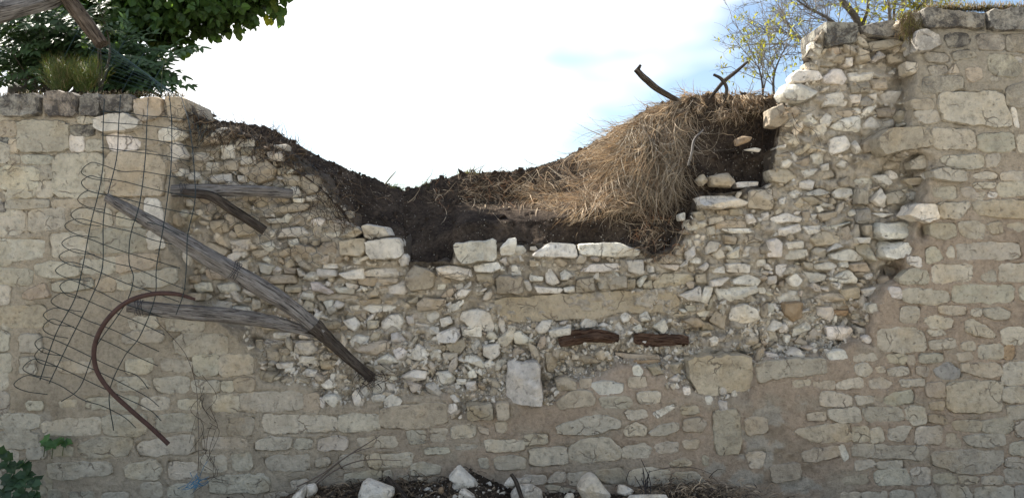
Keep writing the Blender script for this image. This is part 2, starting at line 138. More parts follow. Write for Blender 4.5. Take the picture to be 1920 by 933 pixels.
STONES[(1440, 0)] = '''
Cd:306,128 330,124 480,125 492,170 472,240 310,266|Cd:494,145 690,115 710,200 640,213 540,195 500,182|Cd:832,45 1000,60 1165,80 1168,160 1000,152 850,163|Cd:1202,55 1420,48 1420,170 1195,175
Pw:780,230 800,180 850,165 925,200 930,250 860,285 800,290|d:967,202 1000,187 1090,187 1110,230 1060,253 992,253|g:1142,197 1290,192 1290,273 1152,273|g:1302,192 1420,192 1420,288 1302,283|g:852,292 960,297 985,325 940,343 872,333|g:1007,292 1090,277 1140,302 1100,318 1022,328|g:877,367 970,362 985,398 902,413|t:987,400 1020,347 1045,400
t:1082,377 1160,372 1165,428 1110,453 1077,410|g:1202,322 1220,297 1330,302 1383,370 1360,418 1280,418 1207,390|w:1342,305 1390,320 1385,350|g:1215,422 1260,424 1275,437 1222,440|g:842,437 900,422 1060,417 1075,478 1000,498 852,503|Ag:927,517 1000,502 1280,497 1328,640 1330,693 1230,693 952,668 927,560|g:1302,482 1420,452 1420,568 1380,588 1312,568|w:1334,590 1345,585 1375,700 1350,690
g:802,612 920,607 935,663 870,678 822,658|t:782,545 900,542 900,598 792,600|g:897,712 960,702 1120,714 1130,813 912,818|g:1147,737 1340,732 1355,823 1152,818|g:1367,742 1420,737 1420,828 1372,828|g:942,872 960,857 1175,852 1175,918 1090,923 952,898|g:1192,852 1270,847 1250,903 1202,918
Py:590,750 650,700 840,695 885,760 880,805 660,840 640,850 595,820|t:500,790 580,730 588,830 520,840|y:625,910 650,885 735,880 720,925 635,928|g:780,890 870,845 920,880 900,910 790,920
t:270,370 280,310 330,298 375,360 330,375|t:205,347 268,347 272,382 210,385|w:125,420 160,385 270,390 300,430 180,452 130,445|w:302,430 350,385 400,385 427,430 410,460 310,450|w:432,402 575,397 570,435 450,450|t:550,235 700,218 745,240 660,265 570,285|w:570,330 600,282 638,310 590,338|w:425,320 460,315 460,360 430,350|t:480,260 550,290 560,330 490,340|w:660,400 700,370 690,410
w:55,520 90,465 180,460 270,505 220,545 160,565 80,555|w:295,565 310,520 390,505 440,550 420,580 300,580|w:445,525 510,515 500,565 460,560|b:500,555 540,530 572,560 560,580 505,580|w:600,520 650,500 710,510 690,570 640,578|w:540,522 590,510 595,550|t:0,600 80,565 88,605 110,655 60,695 0,690|t:92,610 140,580 180,590 170,640 115,645
w:185,640 230,640 270,670 220,685|w:285,655 320,620 355,655 330,690 290,680|w:345,692 380,660 500,630 505,690 490,718 370,710|w:515,680 560,640 620,690 580,710 520,705|w:625,670 680,655 690,690 640,700|t:360,612 480,602 450,640 380,640|w:235,700 290,675 325,700 310,740 240,745|w:335,830 345,760 420,745 445,790 430,820 350,850|w:450,790 480,770 505,830 480,840|w:230,850 255,838 300,845 295,895 240,900
w:240,800 330,825 310,835|w:370,900 400,872 445,895 420,925|w:70,880 100,865 130,890 110,920 70,920|t:20,860 100,822 128,850 60,875|t:145,890 220,855 225,890 200,920|w:290,905 330,892 330,930 295,932|t:590,600 700,590 680,640 600,640|t:350,460 430,465 420,500 330,505|t:450,470 560,465 550,505 460,510|t:560,440 640,430 650,490 575,490|t:650,300 760,290 750,350 660,345
'''
STONES[(280, 160, 420 / 1153)] = '''
w:370,380 385,320 435,345 430,380|w:475,365 490,320 555,335 550,380 500,380|t:515,480 540,410 600,380 650,430 640,480 560,505|w:215,350 320,345 335,380 230,388|w:310,480 420,455 425,495 330,500|w:190,455 240,445 270,475 220,490|w:455,465 500,470 500,500 460,495|w:605,345 690,340 690,390 620,385
w:435,290 510,280 500,310|t:255,400 330,405 320,430 260,425|t:440,390 500,385 490,410|w:640,310 710,305 705,335 660,340|t:300,250 360,250 370,290 310,285|t:660,430 700,420 700,460 665,465|t:350,420 420,400 410,440 360,445
'''
# ---------------------------------------------------------------- helpers
def P(px, py, d=0.0):
    s = (CAM_D + d) / F
    return Vector(((px - 960) * s, d, CAM_Z + (466.5 - py) * s))

_T = rng.random((256, 256))
def vnoise(x, y, seed=0):
    x = np.asarray(x, float) + seed * 17.31; y = np.asarray(y, float) + seed * 7.77
    xi = np.floor(x).astype(int); yi = np.floor(y).astype(int); fx = x - xi; fy = y - yi
    fx = fx * fx * (3 - 2 * fx); fy = fy * fy * (3 - 2 * fy)
    a = _T[xi & 255, yi & 255]; b = _T[(xi + 1) & 255, yi & 255]; c = _T[xi & 255, (yi + 1) & 255]; d = _T[(xi + 1) & 255, (yi + 1) & 255]
    return (a * (1 - fx) + b * fx) * (1 - fy) + (c * (1 - fx) + d * fx) * fy
def fbm(x, y, seed=0, oct=4):
    v = 0; a = 0.5; s = 0
    for o in range(oct):
        v = v + a * vnoise(np.asarray(x) * 2 ** o, np.asarray(y) * 2 ** o, seed + o); s += a; a *= 0.5
    return v / s                      # 0..1
def smooth(a, b, x):
    t = np.clip((np.asarray(x, float) - a) / (b - a), 0, 1); return t * t * (3 - 2 * t)
def pl(table):
    xs = [p[0] for p in table]; ys = [p[1] for p in table]
    return lambda x: np.interp(x, xs, ys)

def mesh_obj(name, verts, faces, mat=None, parent=None, tint=None, smooth_angle=None, guv=None):
    me = bpy.data.meshes.new(name)
    me.from_pydata([tuple(v) for v in verts] if not isinstance(verts, np.ndarray) else verts.tolist(), [], faces if isinstance(faces, list) else faces.tolist())
    if smooth_angle is not None:
        me.polygons.foreach_set('use_smooth', [True] * len(me.polygons))
        if smooth_angle < 3: me.set_sharp_from_angle(angle=smooth_angle)
    if tint is not None:
        ca = me.color_attributes.new('tint', 'FLOAT_COLOR', 'POINT')
        arr = np.asarray(tint, np.float32)
        if arr.ndim == 1: arr = np.tile(arr, (len(me.vertices), 1))
        ca.data.foreach_set('color', arr.ravel())
    if guv is not None:
        at = me.attributes.new('guv', 'FLOAT_VECTOR', 'POINT'); at.data.foreach_set('vector', np.asarray(guv, np.float32).ravel())
    if mat: me.materials.append(mat)
    me.update()
    ob = bpy.data.objects.new(name, me); COL.objects.link(ob)
    if parent is not None: ob.parent = parent
    return ob
def tag(o, label=None, cat=None, group=None, kind=None):
    for k, v in (('label', label), ('category', cat), ('group', group), ('kind', kind)):
        if v: o[k] = v
    return o
def empty(name, loc=(0, 0, 0)):
    o = bpy.data.objects.new(name, None); COL.objects.link(o); o.location = loc; return o
def local(parent, ob):
    """child meshes are made in world units; keep them there under a moved parent"""
    ob.parent = parent; ob.matrix_parent_inverse.identity(); ob.location = -Vector(parent.location); return ob

def catmull(pts, n=8):
    pts = [Vector(p) for p in pts]
    if len(pts) < 3: return [pts[0].lerp(pts[-1], i / n) for i in range(n + 1)]
    q = [pts[0] * 2 - pts[1]] + pts + [pts[-1] * 2 - pts[-2]]; out = []
    for i in range(1, len(q) - 2):
        a, b, c, d = q[i - 1:i + 3]
        for k in range(n):
            t = k / n
            out.append(0.5 * ((2 * b) + (c - a) * t + (2 * a - 5 * b + 4 * c - d) * t * t + (3 * b - a - 3 * c + d) * t ** 3))
    out.append(pts[-1]); return out
class MB:
    def __init__(s): s.v = []; s.f = []; s.t = []; s.g = []
    def add(s, v, f, tint=(1, 1, 1, 0), g=None):
        b = len(s.v); s.v += [tuple(p) for p in v]; s.f += [tuple(i + b for i in q) for q in f]; s.t += [tint] * len(v)
        s.g += g if g else [(0, 0, 0)] * len(v)
    def tube(s, pts, r, sides=5, tint=(1, 1, 1, 0), rough=0.0, seed=0, cap=True):
        pts = [Vector(p) for p in pts]; n = len(pts); rr = r if hasattr(r, '__len__') else [r] * n
        if len(rr) != n: rr = np.interp(np.linspace(0, 1, n), np.linspace(0, 1, len(rr)), rr)
        v = []; g = []; f = []; up = None; L = 0
        for i, p in enumerate(pts):
            t = (pts[min(i + 1, n - 1)] - pts[max(i - 1, 0)]).normalized()
            if up is None: up = t.orthogonal().normalized()
            up = (up - t * up.dot(t)).normalized(); w = t.cross(up)
            if i: L += (p - pts[i - 1]).length
            for k in range(sides):
                a = 2 * math.pi * k / sides
                rad = rr[i]
                if rough: rad *= 1 + rough * (mnoise.noise((math.cos(a) * 2.2 + seed, math.sin(a) * 2.2, L * 2.5)) + 0.6 * mnoise.noise((math.cos(a) * 7 + seed, math.sin(a) * 7, L * 4)) + 0.35 * mnoise.noise((math.cos(a) * 13 + seed, math.sin(a) * 13, L * 16)))
                v.append(p + (up * math.cos(a) + w * math.sin(a)) * rad); g.append((math.cos(a) * rr[i], math.sin(a) * rr[i], L + seed))
        for i in range(n - 1):
            for k in range(sides):
                f.append((i * sides + k, i * sides + (k + 1) % sides, (i + 1) * sides + (k + 1) % sides, (i + 1) * sides + k))
        if cap:
            f.append(tuple(range(sides - 1, -1, -1))); f.append(tuple(range((n - 1) * sides, n * sides)))
        s.add(v, f, tint, g)
    def ribbon(s, pts, w, side, tint):
        n = len(pts); v = []; f = []
        for i, p in enumerate(pts):
            ww = w * (1 - 0.85 * (i / (n - 1)) ** 2)
            v += [p - side * ww, p + side * ww]
        for i in range(n - 1): f.append((2 * i, 2 * i + 1, 2 * i + 3, 2 * i + 2))
        s.add(v, f, tint)
    def obj(s, name, mat, parent=None, smooth_angle=None):
        return mesh_obj(name, np.array(s.v), s.f, mat, parent, tint=s.t, smooth_angle=smooth_angle, guv=s.g)

# ---------------------------------------------------------------- materials
def mat_base(name, rough=0.9, spec=0.25):
    m = bpy.data.materials.new(name); m.use_nodes = True; nt = m.node_tree; b = nt.nodes['Principled BSDF']
    b.inputs['Roughness'].default_value = rough; b.inputs['Specular IOR Level'].default_value = spec
    return m, nt, b
def N(nt, kind, **kw):
    n = nt.nodes.new(kind)
    for k, v in kw.items():
        if k in n.inputs: n.inputs[k].default_value = v
        else: setattr(n, k, v)
    return n
def noise_n(nt, vec, scale, detail=6, rough=0.6, dist=0.0):
    n = N(nt, 'ShaderNodeTexNoise'); n.inputs['Scale'].default_value = scale; n.inputs['Detail'].default_value = detail
    n.inputs['Roughness'].default_value = rough; n.inputs['Distortion'].default_value = dist; nt.links.new(vec, n.inputs['Vector']); return n.outputs['Fac']
def ramp(nt, fac, stops):
    r = N(nt, 'ShaderNodeValToRGB'); e = r.color_ramp.elements
    while len(e) < len(stops): e.new(0.5)
    for el, (p, c) in zip(e, stops):
        el.position = p; el.color = (c, c, c, 1) if not hasattr(c, '__len__') else (*c[:3], 1)
    nt.links.new(fac, r.inputs['Fac']); return r.outputs['Color']
def mixc(nt, fac, a, b, mode='MIX'):
    m = N(nt, 'ShaderNodeMix'); m.data_type = 'RGBA'; m.blend_type = mode
    for i, x in ((0, fac), (6, a), (7, b)):
        if hasattr(x, 'is_linked') or hasattr(x, 'links'): nt.links.new(x, m.inputs[i])
        else: m.inputs[i].default_value = x if i == 0 else (*x[:3], 1)
    return m.outputs[2]
def math_n(nt, op, a, b=None):
    m = N(nt, 'ShaderNodeMath'); m.operation = op
    for i, x in enumerate((a, b)):
        if x is None: continue
        if hasattr(x, 'links'): nt.links.new(x, m.inputs[i])
        else: m.inputs[i].default_value = x
    return m.outputs[0]
def bump(nt, b, h, dist, strength=1.0):
    bn = N(nt, 'ShaderNodeBump'); bn.inputs['Distance'].default_value = dist; bn.inputs['Strength'].default_value = strength
    nt.links.new(h, bn.inputs['Height']); nt.links.new(bn.outputs[0], b.inputs['Normal'])
def posvec(nt): return N(nt, 'ShaderNodeNewGeometry').outputs['Position']
def tintn(nt):
    a = N(nt, 'ShaderNodeAttribute'); a.attribute_name = 'tint'; return a.outputs['Color'], a.outputs['Alpha']

def mat_stone():
    m, nt, b = mat_base('limestone', 0.92, 0.2); p = posvec(nt); c, a = tintn(nt)
    n1 = noise_n(nt, p, 5.5, 7, 0.62, 0.3); n2 = noise_n(nt, p, 26, 7, 0.68); n3 = noise_n(nt, p, 90, 4, 0.7)
    c = mixc(nt, 1.0, c, ramp(nt, n1, [(0.28, 0.74), (0.52, 1.0), (0.75, 1.12)]), 'MULTIPLY')
    c = mixc(nt, 1.0, c, ramp(nt, n2, [(0.30, 0.58), (0.46, 0.97), (0.70, 1.20)]), 'MULTIPLY')
    dust = noise_n(nt, p, 7.5, 6, 0.65, 0.8); c = mixc(nt, ramp(nt, dust, [(0.54, 0.0), (0.70, 0.55)]), c, (0.48, 0.405, 0.305))
    warm = noise_n(nt, p, 3.1, 5, 0.6)
    c = mixc(nt, ramp(nt, warm, [(0.5, 0.0), (0.72, 0.55)]), c, mixc(nt, 1.0, c, (1.0, 0.84, 0.60), 'MULTIPLY'))
    sn = noise_n(nt, p, 13, 10, 0.78, 0.3)
    st = math_n(nt, 'MULTIPLY', ramp(nt, sn, [(0.41, 0.0), (0.56, 0.95)]), a)
    c = mixc(nt, st, c, (0.070, 0.064, 0.060))
    wv = N(nt, 'ShaderNodeVectorMath'); wv.operation = 'MULTIPLY_ADD'; nn = N(nt, 'ShaderNodeTexNoise'); nn.inputs['Scale'].default_value = 9; nn.inputs['Detail'].default_value = 4; nt.links.new(p, nn.inputs['Vector']); nt.links.new(nn.outputs['Color'], wv.inputs[0]); wv.inputs[1].default_value = (0.16, 0.16, 0.10); nt.links.new(p, wv.inputs[2])
    vo = N(nt, 'ShaderNodeTexVoronoi'); vo.feature = 'DISTANCE_TO_EDGE'; vo.inputs['Scale'].default_value = 8; nt.links.new(wv.outputs[0], vo.inputs['Vector'])
    crk = math_n(nt, 'MULTIPLY', ramp(nt, vo.outputs['Distance'], [(0.0, 1.0), (0.045, 0.0)]), ramp(nt, noise_n(nt, p, 6.5, 3, 0.5), [(0.52, 0.0), (0.62, 0.75)]))
    c = mixc(nt, crk, c, (0.16, 0.13, 0.10))
    pits = ramp(nt, noise_n(nt, p, 42, 4, 0.6), [(0.27, 1.0), (0.37, 0.0)])
    c = mixc(nt, math_n(nt, 'MULTIPLY', pits, 0.6), c, (0.14, 0.115, 0.085))
    nt.links.new(c, b.inputs['Base Color'])
    h = math_n(nt, 'ADD', math_n(nt, 'MULTIPLY', n2, 1.0), math_n(nt, 'MULTIPLY', n3, 0.35)); h = math_n(nt, 'SUBTRACT', h, math_n(nt, 'MULTIPLY', pits, 0.4)); h = math_n(nt, 'SUBTRACT', h, math_n(nt, 'MULTIPLY', crk, 0.5))
    bump(nt, b, h, 0.026, 0.9); return m
def mat_mortar():
    m, nt, b = mat_base('mortar', 0.97, 0.1); p = posvec(nt); c, a = tintn(nt)
    n1 = noise_n(nt, p, 4, 7, 0.65, 0.4); n2 = noise_n(nt, p, 34, 7, 0.75); n3 = noise_n(nt, p, 130, 3, 0.7)
    c = mixc(nt, 1.0, c, ramp(nt, n1, [(0.3, 0.78), (0.5, 1.0), (0.72, 1.12)]), 'MULTIPLY')
    c = mixc(nt, 1.0, c, ramp(nt, n2, [(0.30, 0.64), (0.5, 1.0), (0.70, 1.2)]), 'MULTIPLY')
    c = mixc(nt, ramp(nt, noise_n(nt, p, 14, 5, 0.7), [(0.45, 0.0), (0.62, 0.5)]), c, mixc(nt, 1.0, c, (1.18, 1.2, 1.22), 'MULTIPLY'))
    v = N(nt, 'ShaderNodeTexVoronoi'); v.inputs['Scale'].default_value = 48; nt.links.new(p, v.inputs['Vector'])
    sp = ramp(nt, v.outputs['Distance'], [(0.10, 1.0), (0.2, 0.0)])
    sp = math_n(nt, 'MULTIPLY', sp, ramp(nt, noise_n(nt, p, 21, 2, 0.5), [(0.55, 0.0), (0.62, 0.8)]))
    c = mixc(nt, sp, c, (0.62, 0.58, 0.50))
    nt.links.new(c, b.inputs['Base Color'])
    h = math_n(nt, 'ADD', n2, math_n(nt, 'MULTIPLY', n3, 0.5)); h = math_n(nt, 'ADD', h, math_n(nt, 'MULTIPLY', sp, 0.4))
    bump(nt, b, h, 0.030, 1.0); return m
def mat_soil():
    m, nt, b = mat_base('dark_soil', 1.0, 0.05); p = posvec(nt)
    n1 = noise_n(nt, p, 3.5, 6, 0.6); n2 = noise_n(nt, p, 40, 8, 0.75)
    c = ramp(nt, n1, [(0.3, (0.032, 0.025, 0.021)), (0.5, (0.068, 0.052, 0.040)), (0.70, (0.14, 0.105, 0.076))])
    c = mixc(nt, 1.0, c, ramp(nt, n2, [(0.30, 0.35), (0.5, 1.0), (0.70, 1.8)]), 'MULTIPLY')
    v = N(nt, 'ShaderNodeTexVoronoi'); v.inputs['Scale'].default_value = 42; nt.links.new(p, v.inputs['Vector'])
    sp = ramp(nt, v.outputs['Distance'], [(0.10, 1.0), (0.20, 0.0)]); sp = math_n(nt, 'MULTIPLY', sp, ramp(nt, noise_n(nt, p, 17, 2, 0.5), [(0.50, 0.0), (0.60, 0.9)]))
    c = mixc(nt, sp, c, (0.34, 0.31, 0.26)); nt.links.new(c, b.inputs['Base Color'])
    bump(nt, b, math_n(nt, 'ADD', n2, math_n(nt, 'MULTIPLY', sp, 0.3)), 0.03, 1.0); return m
def mat_wood(name, c1, c2, c3):
    m, nt, b = mat_base(name, 0.92, 0.1)
    a = N(nt, 'ShaderNodeAttribute'); a.attribute_name = 'guv'; mp = N(nt, 'ShaderNodeMapping'); mp.inputs['Scale'].default_value = (1, 1, 0.07); nt.links.new(a.outputs['Vector'], mp.inputs['Vector'])
    n1 = noise_n(nt, mp.outputs[0], 115, 6, 0.7, 0.7); n2 = noise_n(nt, a.outputs['Vector'], 9, 5, 0.6)
    c = ramp(nt, n1, [(0.38, c3), (0.47, c1), (0.62, c2)]); c = mixc(nt, 1.0, c, ramp(nt, n2, [(0.3, 0.65), (0.55, 1.0), (0.75, 1.2)]), 'MULTIPLY')
    nt.links.new(c, b.inputs['Base Color']); bump(nt, b, n1, 0.04, 1.0); return m
def mat_tint(name, rough=0.85, transl=0.0, spec=0.2, var=8.0, metal=0.0, tcol=(1.5, 1.45, 0.6)):
    m, nt, b = mat_base(name, rough, spec); c, a = tintn(nt); p = posvec(nt)
    c = mixc(nt, 1.0, c, ramp(nt, noise_n(nt, p, var, 5, 0.6), [(0.3, 0.7), (0.5, 1.0), (0.72, 1.25)]), 'MULTIPLY')
    nt.links.new(c, b.inputs['Base Color']); b.inputs['Metallic'].default_value = metal
    if transl:
        t = N(nt, 'ShaderNodeBsdfTranslucent'); nt.links.new(mixc(nt, 1.0, c, tcol, 'MULTIPLY'), t.inputs['Color'])
        x = N(nt, 'ShaderNodeMixShader'); x.inputs[0].default_value = transl
        nt.links.new(b.outputs[0], x.inputs[1]); nt.links.new(t.outputs[0], x.inputs[2]); nt.links.new(x.outputs[0], nt.nodes['Material Output'].inputs['Surface'])
    return m
M_STONE, M_MORTAR, M_SOIL = mat_stone(), mat_mortar(), mat_soil()
M_WOOD = mat_wood('weathered_wood', (0.29, 0.265, 0.245), (0.45, 0.42, 0.39), (0.07, 0.06, 0.055))
M_DARKWOOD = mat_wood('dark_wood', (0.10, 0.080, 0.066), (0.17, 0.145, 0.12), (0.03, 0.024, 0.02))
M_ROT = mat_wood('rotten_wood', (0.125, 0.074, 0.050), (0.21, 0.135, 0.095), (0.045, 0.022, 0.016))
M_LEAF = mat_tint('leaf', 0.5, 0.45, 0.4); M_STRAW = mat_tint('straw', 0.8, 0.2, 0.15, tcol=(1.2, 1.0, 0.78)); M_TWIG = mat_tint('twig', 0.9)
M_WIRE = mat_tint('coated_wire', 0.5, 0, 0.4); M_RUST = mat_tint('rusty_iron', 0.8, 0, 0.3, 30)
def mat_ground():
    m, nt, b = mat_base('bounce_ground', 1.0, 0.05); p = posvec(nt)
    c = ramp(nt, noise_n(nt, p, 0.8, 8, 0.65), [(0.3, (0.34, 0.30, 0.23)), (0.5, (0.47, 0.43, 0.36)), (0.7, (0.57, 0.53, 0.46))])  # unseen ground in front, kept pale to bounce sunlight onto the wall
    near = N(nt, 'ShaderNodeSeparateXYZ'); nt.links.new(p, near.inputs[0])
    k = N(nt, 'ShaderNodeMapRange'); k.inputs['From Min'].default_value = -0.9; k.inputs['From Max'].default_value = -0.45; nt.links.new(near.outputs['Y'], k.inputs['Value'])
    d = ramp(nt, noise_n(nt, p, 30, 8, 0.7), [(0.3, (0.022, 0.018, 0.015)), (0.6, (0.075, 0.060, 0.046)), (0.8, (0.16, 0.135, 0.11))])
    c = mixc(nt, k.outputs[0], c, d); nt.links.new(c, b.inputs['Base Color']); bump(nt, b, noise_n(nt, p, 35, 8, 0.75), 0.03); return m
M_GROUND = mat_ground()

# ---------------------------------------------------------------- the shape of the wall, in photo units
BREACH = [(362, -80), (362, 180), (356, 235), (312, 262), (316, 370), (308, 430), (335, 500), (340, 560), (400, 600), (455, 650), (475, 690), (490, 725), (575, 735), (600, 770), (700, 768), (835, 745), (842, 795), (925, 785),
          (930, 758), (1040, 770), (1060, 735), (1160, 700), (1240, 705), (1245, 745), (1290, 745), (1320, 765), (1415, 762), (1418, 690), (1560, 672), (1600, 652), (1642, 655), (1640, 590), (1665, 560), (1698, 495), (1712, 450), (1728, 420),
          (1735, 390), (1745, 330), (1742, 285), (1700, 262), (1715, 215), (1722, 190), (1728, 120), (1722, 60), (1705, 15), (1705, -80)]
wall_top = pl([(-800, 184), (0, 184), (346, 188), (358, 205), (372, 222), (450, 246), (535, 282), (600, 326), (640, 372), (664, 405), (668, 448), (690, 440), (755, 445), (766, 492), (845, 492), (854, 458), (930, 455), (1080, 460), (1200, 462), (1225, 480), (1262, 464), (1298, 402), (1310, 366), (1380, 358), (1438, 348), (1452, 290), (1462, 235),
               (1475, 178), (1500, 150), (1512, 108), (1545, 52), (1690, 46), (1708, 24), (1740, 24), (2700, 26)])
def inside(poly, x, y):
    x = np.asarray(x, float); y = np.asarray(y, float); r = np.zeros(np.broadcast(x, y).shape, bool)
    n = len(poly)
    for i in range(n):
        x1, y1 = poly[i]; x2, y2 = poly[(i + 1) % n]
        if y1 == y2: continue
        c = ((y1 > y) != (y2 > y)) & (x < (x2 - x1) * (y - y1) / (y2 - y1) + x1); r ^= c
    return r
def edge_dist(poly, x, y):
    best = np.full(np.broadcast(x, y).shape, 1e9)
    for i in range(len(poly)):
        ax, ay = poly[i]; bx, by = poly[(i + 1) % len(poly)]; dx, dy = bx - ax, by - ay; L = dx * dx + dy * dy + 1e-9
        t = np.clip(((x - ax) * dx + (y - ay) * dy) / L, 0, 1); best = np.minimum(best, np.hypot(x - ax - t * dx, y - ay - t * dy))
    return best
dmax_y = pl([(0, 0.13), (250, 0.16), (380, 0.17), (470, 0.13), (545, 0.16), (600, 0.17), (650, 0.12), (700, 0.08), (760, 0.04), (800, 0.02)])
def breach_depth(x, y):
    x = np.asarray(x, float); y = np.asarray(y, float)
    wx = x + 26 * (fbm(x / 40, y / 40, 3, 3) - 0.5); wy = y + 26 * (fbm(x / 40, y / 40, 9, 3) - 0.5)
    ins = inside(BREACH, wx, wy); d = edge_dist(BREACH, wx, wy)
    k = np.where(ins, smooth(0, 34, d), 0)
    base = dmax_y(y + 60 * (fbm(x / 160, y / 160, 21, 2) - 0.5)) * k
    base += 0.20 * np.exp(-(((x - 1672) / 20) ** 2 + ((y - 508) / 17) ** 2)) + 0.10 * np.exp(-(((x - 1730) / 8) ** 2 + ((y - 432) / 14) ** 2))
    base += 0.05 * np.exp(-(((x - 1120) / 100) ** 2 + ((y - 690) / 34) ** 2)) + 0.05 * np.exp(-(((x - 1690) / 26) ** 2 + ((y - 150) / 50) ** 2))
    return base, k

# stones -> list of (outline in photo units, tone, flag)
TONES = {'g': (0.52, 0.468, 0.372), 'b': (0.38, 0.355, 0.315), 'w': (0.76, 0.71, 0.62), 't': (0.49, 0.42, 0.32), 'y': (0.52, 0.45, 0.345), 'd': (0.36, 0.335, 0.285), 'o': (0.42, 0.30, 0.19), 'f': (0.60, 0.53, 0.425)}
ST = []
for key, txt in STONES.items():
    ox, oy = key[:2]; sc = key[2] if len(key) > 2 else 480 / 1400
    for item in txt.replace('\n', '|').split('|'):
        if not item.strip(): continue
        code, pts = item.split(':'); pts = [tuple(float(c) for c in q.split(',')) for q in pts.split()]
        if len(pts) == 2: (a, b), (c, d) = pts; pts = [(a, b), (c, b), (c, d), (a, d)]
        flag = code[0] if len(code) > 1 else ''; tone = code[-1]
        ST.append((np.array([(ox + x * sc, oy + y * sc) for x, y in pts]), tone, flag))

# ---------------------------------------------------------------- the setting: ground in front, earth bank behind
XG = np.concatenate([np.linspace(-400, -8, 14), np.linspace(-5, -2.2, 8), np.linspace(-2, 2, 140), np.linspace(2.2, 5, 8), np.linspace(8, 400, 14)])
YG = np.concatenate([np.linspace(-400, -8, 12), np.linspace(-6, -1.2, 9), np.linspace(-1, 0.12, 40), [0.6, 3, 20, 400]])
heap = pl([(-9, 0), (-1.45, 0.0), (-1.2, 0.075), (-0.85, 0.10), (-0.5, 0.13), (-0.25, 0.19), (-0.12, 0.12), (0.1, 0.055), (0.5, 0.06), (0.9, 0.055), (1.15, 0.075), (1.45, 0.03), (1.7, 0.0), (9, 0)])
def ground_z(x, y):
    h = heap(x) * np.exp(-np.clip(-np.asarray(y, float), 0, 9) ** 2 / 0.16) * (np.asarray(y) < 0.5)
    return -0.03 + h * (0.75 + 0.5 * fbm(np.asarray(x) * 9 + 50, np.asarray(y) * 9 + 50, 5, 3)) + 0.02 * (fbm(np.asarray(x) * 3 + 900, np.asarray(y) * 3 + 900, 6, 4) - 0.5)
gx, gy = np.meshgrid(XG, YG); gz = ground_z(gx, gy); nx, ny = len(XG), len(YG)
def grid_faces(nx, ny):
    i, j = np.meshgrid(np.arange(nx - 1), np.arange(ny - 1)); a = (j * nx + i).ravel(); return np.stack([a, a + 1, a + nx + 1, a + nx], 1)
tag(mesh_obj('ground', np.stack([gx.ravel(), gy.ravel(), gz.ravel()], 1), grid_faces(nx, ny), M_GROUND, smooth_angle=9), kind='structure')

sil = pl([(-800, 205), (330, 205), (356, 200), (372, 208), (400, 224), (450, 234), (500, 243), (540, 260), (566, 278), (572, 290), (600, 300), (650, 317), (680, 330), (720, 346), (762, 358), (785, 351), (810, 340), (850, 334), (880, 322), (920, 326), (960, 322), (1000, 316), (1040, 305), (1080, 286), (1120, 264), (1180, 228), (1230, 200), (1280, 184), (1330, 176), (1400, 177), (1460, 184), (1500, 205), (2700, 205)])
bank_top_d = pl([(-800, 0.7), (330, 0.6), (450, 0.42), (560, 0.55), (640, 0.75), (760, 1.05), (900, 1.05), (1040, 0.95), (1120, 0.8), (1250, 0.55), (1350, 0.5), (1460, 0.5), (1520, 0.7), (2700, 0.7)])
bank_bot_d = pl([(-800, 0.55), (300, 0.5), (380, 0.24), (560, 0.13), (640, 0.12), (700, 0.2), (1200, 0.2), (1300, 0.24), (1460, 0.3), (1520, 0.5), (2700, 0.55)])
bank_exp = pl([(-800, 1), (600, 1.2), (760, 1.3), (950, 1.9), (1100, 1.7), (1250, 1.0), (2700, 1)])
def bank_t(px, py):
    b = np.maximum(wall_top(px) + 26, sil(px) + 40); return np.clip((b - py) / np.maximum(b - sil(px), 8), 0, 1)
def thatch(px, py):            # how far the dead grass mat bulges out of the bank
    return np.exp(-(((px - 1215) / 95) ** 2 + ((py - 275) / 80) ** 2)) * 0.16 + np.exp(-(((px - 1100) / 90) ** 2 + ((py - 360) / 38) ** 2)) * 0.07
def bank_depth(px, py):
    t = bank_t(px, py); wsh = smooth(800, 900, px) * smooth(1190, 1090, px); g = (t ** bank_exp(px)) * (1 - wsh) + np.interp(t, [0, 0.42, 0.66, 1], [0, 0.16, 0.86, 1]) * wsh
    d = bank_bot_d(px) + (bank_top_d(px) - bank_bot_d(px)) * g
    return d - thatch(px, py) * (t < 0.999)
_bx, _by = np.arange(200, 1601, 4.0), np.arange(100, 521, 4.0); _BD = bank_depth(*np.meshgrid(_bx, _by)); _WT = wall_top(np.arange(-800, 2701)).tolist(); _SI = sil(np.arange(-800, 2701)).tolist()
def wall_top_f(x): return _WT[min(max(int(x) + 800, 0), 3500)]
def sil_f(x): return _SI[min(max(int(x) + 800, 0), 3500)]
def bank_depth_f(x, y): return float(_BD[min(max(int((y - 100) / 4), 0), len(_by) - 1), min(max(int((x - 200) / 4), 0), len(_bx) - 1)])
bx = np.concatenate([np.arange(-800, 300, 50), np.arange(300, 1540, 3.5), np.arange(1550, 2701, 50)]); nt_ = 46
V = []; 
